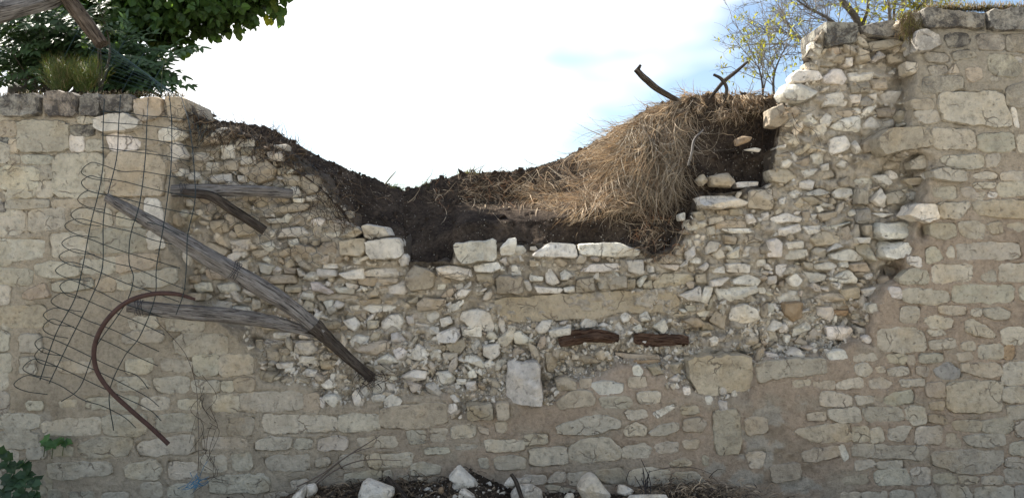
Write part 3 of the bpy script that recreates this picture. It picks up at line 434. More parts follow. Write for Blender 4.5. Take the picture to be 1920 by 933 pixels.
for j in range(nt_ + 4):
    t = min(j / (nt_ - 1), 1.0)
    b = np.maximum(wall_top(bx) + 26, sil(bx) + 40); py = b + (sil(bx) - b) * t
    d = bank_depth(bx, py)
    w = np.sin(np.pi * min(t, 1)) ** 0.5 if t < 1 else 0.6
    d = d + (0.11 * (fbm(bx / 46, py / 46, 31, 4) - 0.5) + 0.035 * (fbm(bx / 9, py / 9, 35, 3) - 0.5)) * w
    pz = py - ((12 * (fbm(bx / 22, bx * 0 + 3, 37, 3) - 0.42) + 8 * (fbm(bx / 6, bx * 0 + 9, 38, 2) - 0.4)) * (t > 0.9))
    s = (CAM_D + d) / F; X = (bx - 960) * s; Z = CAM_Z + (466.5 - pz) * s; Y = d.copy()
    if j >= nt_:
        k = j - nt_; Y = d + [0.5, 3, 14, 120][k]; Z = Z - [0.02, 0.05, 0.1, 0.1][k]; X = X * [1, 1, 1.2, 6][k]
    V.append(np.stack([X, Y, Z], 1))
V = np.concatenate(V)
tag(mesh_obj('earth_bank', V, grid_faces(len(bx), nt_ + 4), M_SOIL, smooth_angle=9), kind='structure')

# ---------------------------------------------------------------- the wall: mortar and core
wall = empty('stone_wall', (0, 0.2, 0)); tag(wall, 'collapsed pale limestone garden wall with a wide breach exposing rubble core', 'wall')
xs = np.concatenate([np.arange(-700, -30, 14), np.arange(-30, 1951, 3), np.arange(1960, 2641, 14)]).astype(float); ys = np.arange(0, 961, 3).astype(float)
GX, GY = np.meshgrid(xs, ys)
top_line = wall_top(xs) + 5 * (fbm(xs / 9, xs * 0, 41, 3) - 0.5) + np.where((xs > 360) & (xs < 1520), 10 * (fbm(xs / 30, xs * 0 + 5, 43, 3) - 0.5), 0)
PY = np.maximum(GY, top_line[None, :]); PX = GX.copy()
BD, BK = breach_depth(PX, PY)
cover = np.zeros(GX.shape, bool); gap = np.zeros(GX.shape)
def stone_mask(poly, grow):
    x0, y0 = poly.min(0) - 14; x1, y1 = poly.max(0) + 14
    i0, i1 = np.searchsorted(xs, [x0, x1]); j0, j1 = np.searchsorted(ys, [y0, y1]); sl = (slice(j0, j1), slice(i0, i1))
    if i1 <= i0 or j1 <= j0: return sl, None, None
    X, Y = PX[sl], PY[sl]; ins = inside(poly, X, Y); d = edge_dist(poly, X, Y); return sl, ins, d
for poly, tone, flag in ST:
    sl, ins, d = stone_mask(poly, 8)
    if ins is None: continue
    cover[sl] |= ins; gap[sl] = np.maximum(gap[sl], np.where(ins, 1.0, np.clip(1 - d / 5.5, 0, 1)) * (1.6 if flag == 'A' else 1.0))
rubn = fbm(PX / 26, PY / 16, 51, 4) - 0.5; fine = fbm(PX / 7, PY / 7, 55, 3) - 0.5
cell = np.abs(fbm(PX / 40, PY / 22, 57, 2) - 0.5) * 2
gapn = smooth(0.50, 0.72, fbm(PX / 30, PY / 30, 61, 3))
ridge = 1 - np.abs(2 * vnoise(PX / 11, PY / 8, 58) - 1)
relief = BK * (0.11 * rubn + 0.03 * fine + 0.03 * cell + 0.028 * ridge - 0.016) + (1 - BK) * (0.014 * (fbm(PX / 60, PY / 60, 63, 3) - 0.5) + 0.010 * fine + 0.03 * np.exp(-(((PX - 1470) / 80) ** 2 + ((PY - 850) / 90) ** 2)) * (fbm(PX / 18, PY / 14, 64, 3) - 0.4))
relief += gap * np.where(BK > 0.4, 0.040 * gapn, 0.022 * gapn - 0.002)
relief = np.where(cover, np.where(BK > 0.4, relief + 0.010, np.maximum(relief, 0) + 0.012), relief)
MD = BD + relief
s = (CAM_D + MD) / F
V = np.stack([((PX - 960) * s).ravel(), MD.ravel(), (CAM_Z + (466.5 - PY) * s).ravel()], 1)
nx, ny = len(xs), len(ys)
# colours of the mortar itself: sandy brown pointing, pale lime core, grey plaster smears
sand = np.array((0.49, 0.388, 0.292)); lime = np.array((0.64, 0.565, 0.455)); grey = np.array((0.50, 0.43, 0.33)); plaster = np.array((0.53, 0.485, 0.405)); dirt = np.array((0.20, 0.155, 0.11))
red = smooth(500, 1000, PX) * smooth(420, 700, PY + 0.25 * (PX - 960))
T = grey[None, None] * (1 - red[..., None]) + sand * red[..., None]
topr = smooth(260, 60, PY) * smooth(1650, 1720, PX); T = T * (1 - topr[..., None]) + np.array((0.45, 0.40, 0.32)) * topr[..., None]
mixb = np.clip(BK * (0.55 + 0.8 * fbm(PX / 50, PY / 50, 71, 3)), 0, 1); T = T * (1 - mixb[..., None]) + lime * mixb[..., None]
pv = smooth(0.50, 0.70, fbm(PX / 70, PY / 50, 79, 4)) * (1 - BK); T = T * (1 - 0.6 * pv[..., None]) + np.array((0.47, 0.41, 0.32)) * 0.6 * pv[..., None]
em = np.exp(-(((PX - 1470) / 90) ** 2 + ((PY - 840) / 100) ** 2)) + np.exp(-(((PX - 60) / 90) ** 2 + ((PY - 790) / 60) ** 2)); em = em * smooth(0.35, 0.6, fbm(PX / 30, PY / 22, 78, 4)); T = T * (1 - 0.5 * em[..., None]) + np.array((0.30, 0.25, 0.18)) * 0.5 * em[..., None]
pm = np.zeros(GX.shape)
for cx, cy, rx, ry in ((1425, 835, 34, 40), (1395, 895, 38, 26), (1440, 780, 30, 20), (1350, 880, 26, 16), (60, 800, 60, 30), (1500, 905, 40, 20)):
    pm = np.maximum(pm, np.exp(-(((PX - cx) / rx) ** 2 + ((PY - cy) / ry) ** 2)))
pm = 0.75 * smooth(0.42, 0.56, pm * 0.75 + 1.1 * (fbm(PX / 26, PY / 20, 73, 5) - 0.42)); T = T * (1 - pm[..., None]) + plaster * pm[..., None]
dm = smooth(0.56, 0.72, fbm(PX / 38, PY / 24, 75, 4)) * BK; T = T * (1 - 0.32 * dm[..., None]) + dirt * 0.32 * dm[..., None]
soilm = smooth(26, 4, PY - top_line[None, :]) * (PX > 360) * (PX < 1480); soilm = smooth(0.3, 0.6, soilm * (0.5 + fbm(PX / 18, PY / 18, 77, 3))); T = T * (1 - 0.8 * soilm[..., None]) + np.array((0.06, 0.047, 0.037)) * 0.8 * soilm[..., None]
T = np.concatenate([T, np.zeros(GX.shape + (1,))], 2).reshape(-1, 4)
faces = grid_faces(nx, ny); keep = ~((GY <= top_line[None, :]).ravel()[faces].all(1)); faces = faces[keep]
# top of the wall runs back to the bank, ends are closed
j0 = np.array([np.searchsorted(ys, t, 'right') - 1 for t in top_line]); front = j0 * nx + np.arange(nx)
nb = len(V); ef = []; prev = front; hr = np.random.default_rng(8)
for dy in (0.12, 0.24, 0.36, 0.48, 0.60):
    q = V[front].copy(); q[:, 1] = np.maximum(q[:, 1] + 0.01, dy * np.where((xs > 1452) & (xs < 1560), 0.28, np.where((xs > 340) & (xs < 380), 0.3, 1.0))) + 0.03 * (fbm(xs / 12, xs * 0 + dy * 40, 121, 2) - 0.5); q[:, 2] += 0.10 * (fbm(xs / 16, xs * 0 + dy * 30, 123, 3) - 0.55); q[:, 0] += 0.05 * (fbm(xs / 14, xs * 0 + dy * 25, 125, 3) - 0.5)
    cur = np.arange(len(V), len(V) + nx); V = np.concatenate([V, q]); m_ = (0.35 + 0.65 * fbm(xs / 20, xs * 0 + dy * 20, 127, 2))[:, None]; tt = T[front].copy(); tt[:, :3] = tt[:, :3] * (1 - m_) + np.array((0.13, 0.10, 0.075)) * m_; T = np.concatenate([T, tt])
    ef += np.stack([prev[:-1], prev[1:], cur[1:], cur[:-1]], 1).tolist(); prev = cur
used = np.unique(np.concatenate([faces.ravel(), np.array(ef).ravel()])); remap = np.zeros(len(V), int); remap[used] = np.arange(len(used))
core = mesh_obj('mortar_core', V[used], remap[faces].tolist() + [[int(remap[k]) for k in q] for q in ef], M_MORTAR, tint=T[used], smooth_angle=9); local(wall, core)
def wall_depth(px, py):
    i = min(int(np.searchsorted(xs, px)), nx - 1); j = min(max(int(py / 3), 0), ny - 1); return float(MD[j, i])
def base_depth(px, py):
    i = min(int(np.searchsorted(xs, px)), nx - 1); j = min(max(int(py / 3), 0), ny - 1); return float(BD[j, i]), float(BK[j, i])

# ---------------------------------------------------------------- stones
def resample(poly, step, nmin, nmax):
    """subdivide every edge, keeping the corners"""
    out = []; n = len(poly); L = np.hypot(*(np.roll(poly, -1, 0) - poly).T); step = max(step, L.sum() / nmax); step = min(step, L.sum() / nmin)
    for i in range(n):
        k = max(1, int(round(L[i] / step))); t = np.arange(k)[:, None] / k; out.append(poly[i] * (1 - t) + poly[(i + 1) % n] * t)
    return np.vstack(out)
def chaikin(p, w=0.22):
    q = np.roll(p, -1, 0); return np.stack([p * (1 - w) + q * w, p * w + q * (1 - w)], 1).reshape(-1, 2)
def orient(p):
    a = np.sum(p[:, 0] * np.roll(p[:, 1], -1) - np.roll(p[:, 0], -1) * p[:, 1]); return p if a > 0 else p[::-1]
def normals2(p):
    t = np.roll(p, -1, 0) - np.roll(p, 1, 0); t = t / np.maximum(np.hypot(*t.T)[:, None], 1e-6); return np.stack([t[:, 1], -t[:, 0]], 1)
def stone_mesh(poly, rubble, flag, seed, small=False):
    r = np.random.default_rng(seed); poly = orient(poly)
    c0 = poly.mean(0); size = np.ptp(poly, axis=0); sm = min(size)
    if rubble and flag != 'P':
        o = poly if small else resample(chaikin(poly, 0.07), 7.0, 10, 34); g = 1.0
        a1, a2 = min(2.0, 0.05 * sm), min(1.0, 0.03 * sm)
    else:
        o = resample(chaikin(poly, 0.13), 5.0, 16, 64); g = 2.6 if flag == '' else 0.6; a1, a2 = min(3.4, 0.09 * sm), 1.3
    if not small:
        nn = normals2(o); k1 = fbm(o[:, 0] / 17, o[:, 1] / 17, seed % 97, 2) - 0.5; k2 = vnoise(o[:, 0] / 5, o[:, 1] / 5, seed % 83) - 0.5
        o = o + nn * (g + 2 * a1 * k1 + 2 * a2 * k2)[:, None]
    u = -normals2(o); n = len(o); bd, bk = base_depth(*c0)
    if flag == 'C': prot, backd = 0.03, 0.40
    elif rubble: prot, backd = float(np.clip(0.0015 * sm * r.uniform(0.55, 1.2), 0.012, 0.075)), 0.09
    else: prot, backd = r.uniform(0.001, 0.010), 0.07
    if flag == 'P': prot += 0.04; backd += 0.05
    if flag == 'A': prot = 0.012 + 0.6 * bd; backd += bd
    if rubble and flag == '': bd += r.normal(0, 0.014)
    planes = [(r.normal(0, 0.12), r.normal(0, 0.12), 1.0)]
    if rubble:
        planes = [(r.normal(0, 0.45), r.normal(-0.08, 0.45), 1.0)]
        for k in range(int(r.integers(2, 5))):
            a = r.uniform(0, 2 * math.pi); st = r.uniform(0.5, 1.6); planes.append((st * math.cos(a), st * math.sin(a), 1.0 + st * r.uniform(0.05, 0.5)))
        if flag == 'P': planes = planes[:2]
    hs = size / 2; namp = 0.0045 if not rubble else (0.008 if not small else 0.002); ns = seed % 89 + 3
    def height(q):
        w = (q - c0) / hs; h = np.full(len(q), 9.0)
        for a, b, c in planes: h = np.minimum(h, c + a * w[:, 0] + b * w[:, 1])
        return np.clip(h, 0.15, 1.5) * prot + namp * ((fbm(q[:, 0] / 13, q[:, 1] / 13, ns, 3) - 0.5) * 2 if not small else 0)
    bev = min(0.12 * sm, 1.6 if not rubble else 2.2)
    specs = ([('back', 0), ('edge', 0), ('bev', 1)] + [('face', f) for f in ((0.84, 0.62, 0.34) if not small else (0.5,))])
    P2, D = [], []
    for kind, f in specs:
        if kind == 'back': q = o; d = np.full(n, backd)
        elif kind == 'edge': q = o; d = -(0.35 if rubble else 0.1) * height(o)
        elif kind == 'bev': q = o + u * bev; d = -height(q)
        else: q = c0 + (o + u * bev - c0) * f; d = -height(q)
        P2.append(q); D.append(d)
    P2.append(c0[None]); D.append(-height(c0[None]))
    q = np.vstack(P2); d = np.concatenate(D) + bd; s = (CAM_D + bd) / F
    V = np.stack([(q[:, 0] - 960) * s, d, CAM_Z + (466.5 - q[:, 1]) * s], 1)
    area = 0.5 * np.sum(o[:, 0] * np.roll(o[:, 1], -1) - np.roll(o[:, 0], -1) * o[:, 1])
    i = np.arange(n); j = (i + 1) % n; Fl = []
    for k in range(len(specs) - 1): Fl += np.stack([k * n + i, k * n + j, (k + 1) * n + j, (k + 1) * n + i], 1).tolist()
    ce = len(specs) * n; k = (len(specs) - 1) * n; Fl += np.stack([k + i, k + j, np.full(n, ce)], 1).tolist()
    return V, Fl, abs(area), bk
def tone_of(tone, c, seed):
    r = np.random.default_rng(seed + 5); t = np.array(TONES[tone]) * r.uniform(0.86, 1.12) * (1 + r.normal(0, 0.010, 3))
    if tone == 'g':
        w = smooth(900, 300, c[0]); t = t * (1 - w) + t * np.array((0.98, 1.0, 1.02)) * w
    if tone == 'w': t = t * r.uniform(0.86, 1.06)
    st = 1.0 if tone == 'd' else (0.55 if (tone in 'gw' and c[0] > 1700 and c[1] < 200) else (0.16 if r.random() < 0.25 else 0.0))
    return (*t, st)
items = []
for idx, (poly, tone, flag) in enumerate(ST):
    c = poly.mean(0); bd, bk = base_depth(*c)
    rub = bk > 0.3 and flag not in ('C', 'A')
    V, F_, area, bk = stone_mesh(poly, rub, flag, idx * 13 + 1)
    items.append((area, 'coping_stone' if flag == 'C' else ('rubble_stone' if rub else 'facing_stone'), V, F_, tone_of(tone, c, idx), rub))
# broken pieces packed between the larger ones
free = np.full(GX.shape, 60.0)
def claim(poly):
    x0, y0 = poly.min(0) - 60; x1, y1 = poly.max(0) + 60; i0, i1 = np.searchsorted(xs, [x0, x1]); j0, j1 = np.searchsorted(ys, [y0, y1]); sl = (slice(j0, j1), slice(i0, i1))
    if i1 <= i0 or j1 <= j0: return
    X, Y = PX[sl], PY[sl]; d = edge_dist(poly, X, Y); free[sl] = np.minimum(free[sl], np.where(inside(poly, X, Y), -1, d))
for poly, tone, flag in ST: claim(poly)
LIN = np.array([(925, 560), (1080, 548), (1180, 543), (1260, 540), (1276, 568), (1272, 586), (1165, 586), (1130, 597), (972, 604), (930, 590)], float); claim(LIN)
for bxx in ((1045, 1160), (1186, 1292)): claim(np.array([(bxx[0], 618), (bxx[1], 618), (bxx[1], 652), (bxx[0], 652)], float))
fr = np.random.default_rng(404); nfill = 0
for rmin, tries in ((9, 1500), (5.5, 3500), (3.6, 5000)):
    for k in range(tries):
        x, y = fr.uniform(300, 1745), fr.uniform(40, 800); i = int(np.searchsorted(xs, x)); j = int(np.searchsorted(ys, y))
        if BK[j, i] < 0.35 or y < top_line[i] + 5 or free[j, i] < rmin: continue
        if vnoise(x / 45, y / 30, 111) < (0.25 if y > 480 else 0.42): continue
        if 1290 < x < 1420 and 650 < y < 745: continue
        R_ = min(free[j, i] * 1.1, fr.uniform(rmin, 17)); m = int(fr.integers(5, 8)); an = np.sort(fr.uniform(0, 2 * math.pi, m)) ; an = np.arange(m) / m * 2 * math.pi + fr.normal(0, 0.28, m)
        el = fr.uniform(0.95, 1.9); poly = np.stack([x + np.cos(an) * R_ * fr.uniform(0.6, 1.25, m) * el, y + np.sin(an) * R_ * fr.uniform(0.75, 1.1, m) / el ** 0.5], 1); ro = fr.normal(0, 0.7); dd = poly - (x, y); poly = np.stack([x + dd[:, 0] * math.cos(ro) - dd[:, 1] * math.sin(ro), y + dd[:, 0] * math.sin(ro) + dd[:, 1] * math.cos(ro)], 1)
        claim(poly); nfill += 1; tn = 'wwttff'[int(fr.integers(6))]
        V, F_, area, bk = stone_mesh(poly, True, '', 5000 + nfill * 7, small=R_ < 8)
        items.append((area, 'rubble_stone', V, F_, tone_of(tn, (x, y), 5000 + nfill), True))
print('fill', nfill)
rest = MB()
cnt = {}
for area, kind, V, F_, t, rub in sorted(items, key=lambda q: -q[0]):
    cnt[kind] = cnt.get(kind, 0) + 1
    if cnt[kind] <= 300: local(wall, mesh_obj(kind, V, F_, M_STONE, tint=t, smooth_angle=math.radians(27 if rub else 40)))
    else: rest.add(V, F_, t)
print('stones', cnt)
# wall beyond the frame: the same coursed stones, too many to pick apart
def coursed(x0, x1, y0, y1, seed):
    r = np.random.default_rng(seed); y = y0
    while y < y1:
        h = r.uniform(28, 58); x = x0
        while x < x1:
            w = r.uniform(40, 120); g = r.uniform(4, 8)
            pts = np.array([(x + g, y + g), (x + w, y + g + r.uniform(-2, 3)), (x + w - r.uniform(0, 4), y + h), (x + g + r.uniform(0, 4), y + h)])
            V, F_, a, bk = stone_mesh(pts, False, '', int(r.integers(1e6))); rest.add(V, F_, tone_of('g', (x, y), int(r.integers(1e6)))); x += w
        y += h
coursed(-560, -8, 192, 940, 3); coursed(1928, 2500, 40, 940, 4)
o = rest.obj('small_stones', M_STONE, smooth_angle=math.radians(45)); o['kind'] = 'stuff'; local(wall, o)
# long pale-ochre lintel left in the core, and two rotten beam ends
V, F_, _, _ = stone_mesh(LIN, False, 'P', 991); V[:, 1] += 0.045
local(wall, mesh_obj('lintel', V, F_, M_STONE, tint=(0.49, 0.415, 0.30, 0.12), smooth_angle=0.8))
for k, pts in enumerate((((1048, 642), (1080, 634), (1120, 629), (1160, 634)), ((1188, 634), (1220, 637), (1255, 637), (1290, 640)))):
    b = MB(); d = base_depth(pts[1][0], pts[1][1])[0] - 0.012
    b.tube(catmull([P(x, y, d - 0.005) for x, y in pts], 6), [0.026, 0.036, 0.043, 0.038, 0.041, 0.034, 0.024], 14, rough=0.75, seed=k * 9 + 3); local(wall, b.obj('rotten_beam', M_ROT, smooth_angle=0.9))
# ---------------------------------------------------------------- rubble chips lying in the breach and on the ground
import bmesh
def chip_lib(n, seed, pts=10):
    out = []; r = np.random.default_rng(seed)
    for k in range(n):
        bm = bmesh.new(); q = r.normal(0, 1, (pts, 3)); q /= np.linalg.norm(q, axis=1)[:, None]; q *= r.uniform(0.75, 1.1, (pts, 1)); q *= r.uniform(0.55, 1.0, 3)
        for p in q: bm.verts.new(p)
        res = bmesh.ops.convex_hull(bm, input=bm.verts)
        bmesh.ops.delete(bm, geom=[v for v in bm.verts if not v.link_faces], context='VERTS')
        bm.verts.index_update(); out.append((np.array([v.co[:] for v in bm.verts]), [[v.index for v in f.verts] for f in bm.faces])); bm.free()
    return out
LIB = chip_lib(14, 5)
def rotmat(r):
    q = r.normal(0, 1, 4); q /= np.linalg.norm(q); w, x, y, z = q
    return np.array([[1 - 2 * (y * y + z * z), 2 * (x * y - z * w), 2 * (x * z + y * w)], [2 * (x * y + z * w), 1 - 2 * (x * x + z * z), 2 * (y * z - x * w)], [2 * (x * z - y * w), 2 * (y * z + x * w), 1 - 2 * (x * x + y * y)]])
def scatter(mb, pts, sizes, tints, r, flat=1.0):
    for p, s, t in zip(pts, sizes, tints):
        v, f = LIB[int(r.integers(len(LIB)))]; q = (v @ rotmat(r).T) * s; q[:, 2] *= flat
        mb.add(q + np.array(p), f, t)
r = np.random.default_rng(11); mb = MB(); pts = []; sizes = []; tints = []
def chip_tone(r, p_white=0.6):
    t = np.array(TONES['w']) * r.uniform(0.8, 1.05) if r.random() < p_white else np.array(TONES['t']) * r.uniform(0.75, 1.2)
    return (*t, 0.0)
tries = 0
while len(pts) < 9500 and tries < 110000:
    tries += 1
    x, y = r.uniform(300, 1745), r.uniform(40, 800)
    i = int(np.searchsorted(xs, x)); j = int(np.searchsorted(ys, y))
    if y < top_line[i] + 6 or BK[j, i] < 0.25: continue
    dens = 0.16
    if 560 < y < 800: dens = 1.0 if (480 < x < 930 and y > 640) or (930 < x < 1320 and y > 600) or (1400 < x < 1660 and y > 560) else 0.35
    if r.random() > dens or (cover[j, i] and r.random() < 0.93): continue
    if dens < 1 and vnoise(x / 40, y / 30, 91) < 0.42: continue
    sz = 0.0055 * r.pareto(2.0) + 0.005; sz = min(sz, 0.030); d = MD[j, i] - 0.35 * sz
    pts.append(P(x, y, d)[:]); sizes.append(sz); tints.append(chip_tone(r))
scatter(mb, pts, sizes, tints, r)
o = mb.obj('rubble_chips', M_STONE); o['kind'] = 'stuff'; local(wall, o)

# stones and pebbles in the bare soil: stuff of the bank; clods
mb = MB(); pts = []; sizes = []; tints = []
for k in range(5000):
    x = r.uniform(390, 1470); lo, hi = sil_f(x), wall_top_f(x)
    if hi - lo < 12: continue
    y = r.uniform(lo, hi + 10) if r.random() < 0.8 else lo + r.uniform(-4, 5); d = bank_depth_f(x, y) + 0.11 * (float(fbm(x / 46, y / 46, 31, 4)) - 0.5)
    pe = r.random() < 0.5; sz = r.uniform(0.003, 0.008) if pe else min(0.006 + 0.006 * r.pareto(1.8), 0.045)
    pts.append(P(x, y, d)[:]); sizes.append(sz); tints.append((0.42, 0.38, 0.32, 0) if pe else (*(np.array((0.055, 0.042, 0.033)) * r.uniform(0.6, 1.6)), 0))
scatter(mb, pts, sizes, tints, r)
tag(mb.obj('soil_clods', mat_tint('clod', 1.0, 0, 0.05, 40)), 'crumbly dark soil clods and pebbles covering the earth bank', 'soil', kind='stuff')

# loose stones: each one a thing
def boulder(name, outline, d, thick, tone, label, cat='stone', group='fallen stones at the foot of the wall', stain=0.15, seed=0):
    poly = np.array(outline, float); rr = np.random.default_rng(seed); c = poly.mean(0); o_ = resample(chaikin(poly, 0.14), 8, 12, 30); s = (CAM_D + d) / F
    n = len(o_); V = []; F_ = []
    a = rr.normal(0, 0.25, 2); b2 = rr.normal(0, 0.5, 2); hs = np.ptp(poly, axis=0) / 2
    lay = [(-0.55, 0.30), (-0.48, 0.62), (-0.30, 0.90), (0.0, 1.0), (0.28, 0.94), (0.46, 0.66), (0.52, 0.3)]
    for k, (h, f) in enumerate(lay):
        q = c + (o_ - c) * f; w = (q - c) / hs; dep = h * thick * (1 + np.clip(a[0] * w[:, 0] + a[1] * w[:, 1], -0.4, 0.4)) + 0.10 * thick * np.minimum(0, b2[0] * w[:, 0] + b2[1] * w[:, 1])
        dep = dep + 0.02 * thick * rr.normal(0, 1, n)
        V.append(np.stack([(q[:, 0] - 960) * s, d + dep, CAM_Z + (466.5 - q[:, 1]) * s], 1))
    V = np.vstack(V + [V[0].mean(0)[None], V[-1].mean(0)[None]]); V[-2, 1] -= 0.03 * thick
    for k in range(len(lay) - 1):
        for i in range(n):
            j = (i + 1) % n; F_.append((k * n + i, (k + 1) * n + i, (k + 1) * n + j, k * n + j))
    e = len(lay) * n
    for i in range(n):
        j = (i + 1) % n; F_.append((i, j, e)); F_.append(((len(lay) - 1) * n + j, (len(lay) - 1) * n + i, e + 1))
    base = Vector((V[:, 0].mean(), V[:, 1].mean(), V[:, 2].min()))
    t = np.array(TONES[tone]) * rr.uniform(0.95, 1.08)
    ob = mesh_obj(name, V - np.array(base), F_, M_STONE, tint=(*t, stain), smooth_angle=math.radians(30)); ob.location = base
    bmx = bmesh.new(); bmx.from_mesh(ob.data); bmesh.ops.recalc_face_normals(bmx, faces=bmx.faces); bmx.to_mesh(ob.data); bmx.free()
    return tag(ob, label, cat, group)
def T4(o, x0, y0, sc): return [(x0 + a * sc, y0 + b * sc) for a, b in o]
A = lambda *q: T4(q, 520, 780, 400 / 1920); B = lambda *q: T4(q, 880, 780, 400 / 1920)
FS = [
 (A((110, 760), (150, 700), (260, 610), (262, 660), (235, 760)), -0.22, 'w', 'slanting white stone, leftmost of the fallen stones at the wall foot', 0.0),
 (A((262, 612), (340, 600), (368, 665), (320, 720), (258, 735)), -0.16, 'w', 'small blue-white stone leaning behind the leftmost fallen stone', 0.05),
 (A((728, 700), (765, 590), (810, 552), (930, 600), (1055, 645), (1058, 700), (1000, 760), (735, 765)), -0.26, 'w', 'large blunt white stone among dark leaf litter left of the soil heap', 0.06),
 (A((1535, 540), (1630, 432), (1715, 510), (1800, 580), (1815, 660), (1700, 655), (1560, 660), (1585, 585)), -0.13, 'w', 'pointed white arrowhead-shaped stone standing against the wall foot', 0.05),
 (A((1640, 660), (1690, 650), (1780, 715), (1790, 765), (1620, 765)), -0.28, 'w', 'white stone lying in front of the pointed arrowhead-shaped stone', 0.1),
 (B((300, 620), (360, 540), (440, 560), (560, 540), (590, 590), (480, 610), (380, 640)), -0.16, 'w', 'flat pitted white stone with dark spots behind a leaning stick', 0.6),
 (B((370, 680), (440, 610), (560, 605), (650, 655), (665, 760), (380, 765)), -0.26, 'w', 'pitted white stone under a leaning stick, speckled dark grey', 0.6),
 (B((962, 640), (1010, 560), (1080, 508), (1150, 540), (1210, 630), (1275, 700), (1250, 765), (1030, 765)), -0.24, 'w', 'big upright rounded cream stone, tallest on the ground right of centre', 0.06),
 (B((1322, 690), (1340, 612), (1400, 620), (1482, 665), (1470, 690), (1400, 715)), -0.2, 'w', 'small white cube-like stone right of the upright cream stone', 0.0),
 (B((1420, 735), (1440, 708), (1640, 700), (1770, 700), (1790, 735), (1780, 775), (1430, 775)), -0.3, 'w', 'long flat white slab at the bottom edge behind black stems', 0.0),
 (B((850, 735), (880, 690), (940, 690), (950, 765), (860, 765)), -0.27, 'w', 'small pale stone left of the upright cream stone', 0.1),
 (A((1248, 570), (1270, 545), (1312, 550), (1312, 580), (1280, 590), (1252, 585)), -0.05, 't', 'small round tan stone sitting on the dark soil heap', 0.0),
 (A((1440, 690), (1455, 640), (1490, 630), (1500, 680), (1480, 700)), -0.2, 'o', 'small reddish-brown stone on the dark soil heap', 0.0)]
for k, (ol, d, tone, lab, stn) in enumerate(FS):
    w = np.ptp(np.array(ol), axis=0); boulder('fallen_stone', ol, d, float(0.8 * w.min() * 4.7 / F), tone, lab, stain=stn, seed=k * 3 + 1)
boulder('soil_stone', T4([(1210, 765), (1260, 742), (1315, 750), (1300, 775), (1220, 805)], 960, 0, 480 / 1400), 0.24, 0.05, 'o', 'orange-brown stone stuck in the dark soil under the dead grass', group='stones in the soil face', seed=71)
boulder('soil_stone', T4([(1260, 820), (1330, 806), (1365, 815), (1350, 834), (1300, 828)], 960, 0, 480 / 1400), 0.24, 0.03, 'w', 'thin white flat stone stuck in the dark soil under the dead grass', group='stones in the soil face', seed=72)

# gravel and soil crumbs on the heap
mb = MB(); pts = []; sizes = []; tints = []
for k in range(3200):
    x = r.normal(-0.2, 0.75); y = -abs(r.normal(0, 0.28)) - 0.01
    if heap(x) < 0.01: continue
    z = float(ground_z(x, y)); wht = r.random() < 0.22; sz = min(0.005 + 0.004 * r.pareto(2.0), 0.028)
    pts.append((x, y, z + 0.3 * sz)); sizes.append(sz); tints.append(chip_tone(r, 0.7) if wht else (*(np.array((0.085, 0.066, 0.05)) * r.uniform(0.5, 1.8)), 0))
scatter(mb, pts, sizes, tints, r)
tag(mb.obj('gravel', M_STONE), 'gravel and dark soil crumbs heaped along the wall foot', 'gravel', kind='stuff')

# ---------------------------------------------------------------- timber: fallen fence posts, branches
def post(name, pts, radii, mat, label, sides=16, rough=0.22, seed=1, cat='post', group=None, n=14):
    c = catmull([P(*q) for q in pts], n); b = MB(); base = c[-1].copy(); b.tube([q - base for q in c], radii, sides, rough=rough, seed=seed)
    o = b.obj(name, mat, smooth_angle=0.7); o.location = base; return tag(o, label, cat, group)
px2m = CAM_D / F
M_BROWN = mat_wood('brown_wood', (0.15, 0.115, 0.085), (0.24, 0.19, 0.145), (0.04, 0.03, 0.024))
long_post = empty('fence_post', P(690, 702, -0.02)); tag(long_post, 'long weathered grey fence post leaning diagonally across the wall to the rubble', 'post', 'collapsed fence posts')
c = catmull([P(200, 370, -0.36), P(330, 446, -0.30), P(450, 516, -0.22), P(540, 570, -0.16), P(604, 624, -0.10)], 14); b = MB(); b.tube(c, [0.028, 0.042, 0.048, 0.050, 0.050, 0.047, 0.043, 0.04], 18, rough=0.24, seed=2); local(long_post, b.obj('shaft', M_WOOD, smooth_angle=0.7))
c = catmull([P(588, 610, -0.115), P(620, 640, -0.08), P(655, 672, -0.05), P(698, 708, 0.01)], 10); b = MB(); b.tube(c, [0.05, 0.042, 0.038, 0.036, 0.032, 0.03], 16, rough=0.3, seed=5); local(long_post, b.obj('buried_end', M_DARKWOOD, smooth_angle=0.7))
b = MB()
for k in range(26):
    x, y = 690 + r.normal(0, 12), 700 + r.normal(0, 9); b.tube(catmull([P(x, y, -0.02), P(x + r.normal(0, 10), y + r.uniform(5, 16), -0.04), P(x + r.normal(0, 18), y + r.uniform(12, 34), -0.03)], 4), [0.004, 0.002, 0.001], 4, (0.05, 0.04, 0.033, 0))
local(long_post, b.obj('root_fringe', M_TWIG))
post_mid = post('fence_post', [(240, 573, -0.33), (330, 583, -0.27), (430, 592, -0.20), (520, 606, -0.14), (612, 630, -0.05)], [0.036, 0.042, 0.045, 0.046, 0.043, 0.04, 0.033, 0.026], M_WOOD, 'split grey fence post lying almost level below the long diagonal post', seed=11, group='collapsed fence posts')
post_up = post('fence_post', [(322, 358, -0.07), (400, 357, -0.03), (480, 358, 0.02), (548, 364, 0.12)], [0.036, 0.038, 0.036, 0.034, 0.03], M_WOOD, 'grey fence post jutting level behind chicken wire on the left rubble', seed=21, group='collapsed fence posts')
post('fence_post', [(345, 362, -0.10), (395, 368, -0.09), (440, 396, -0.04), (497, 432, 0.02)], [0.026, 0.028, 0.03, 0.026], M_DARKWOOD, 'thin dark stake slanting down from the upper level post', seed=27, group='collapsed fence posts')
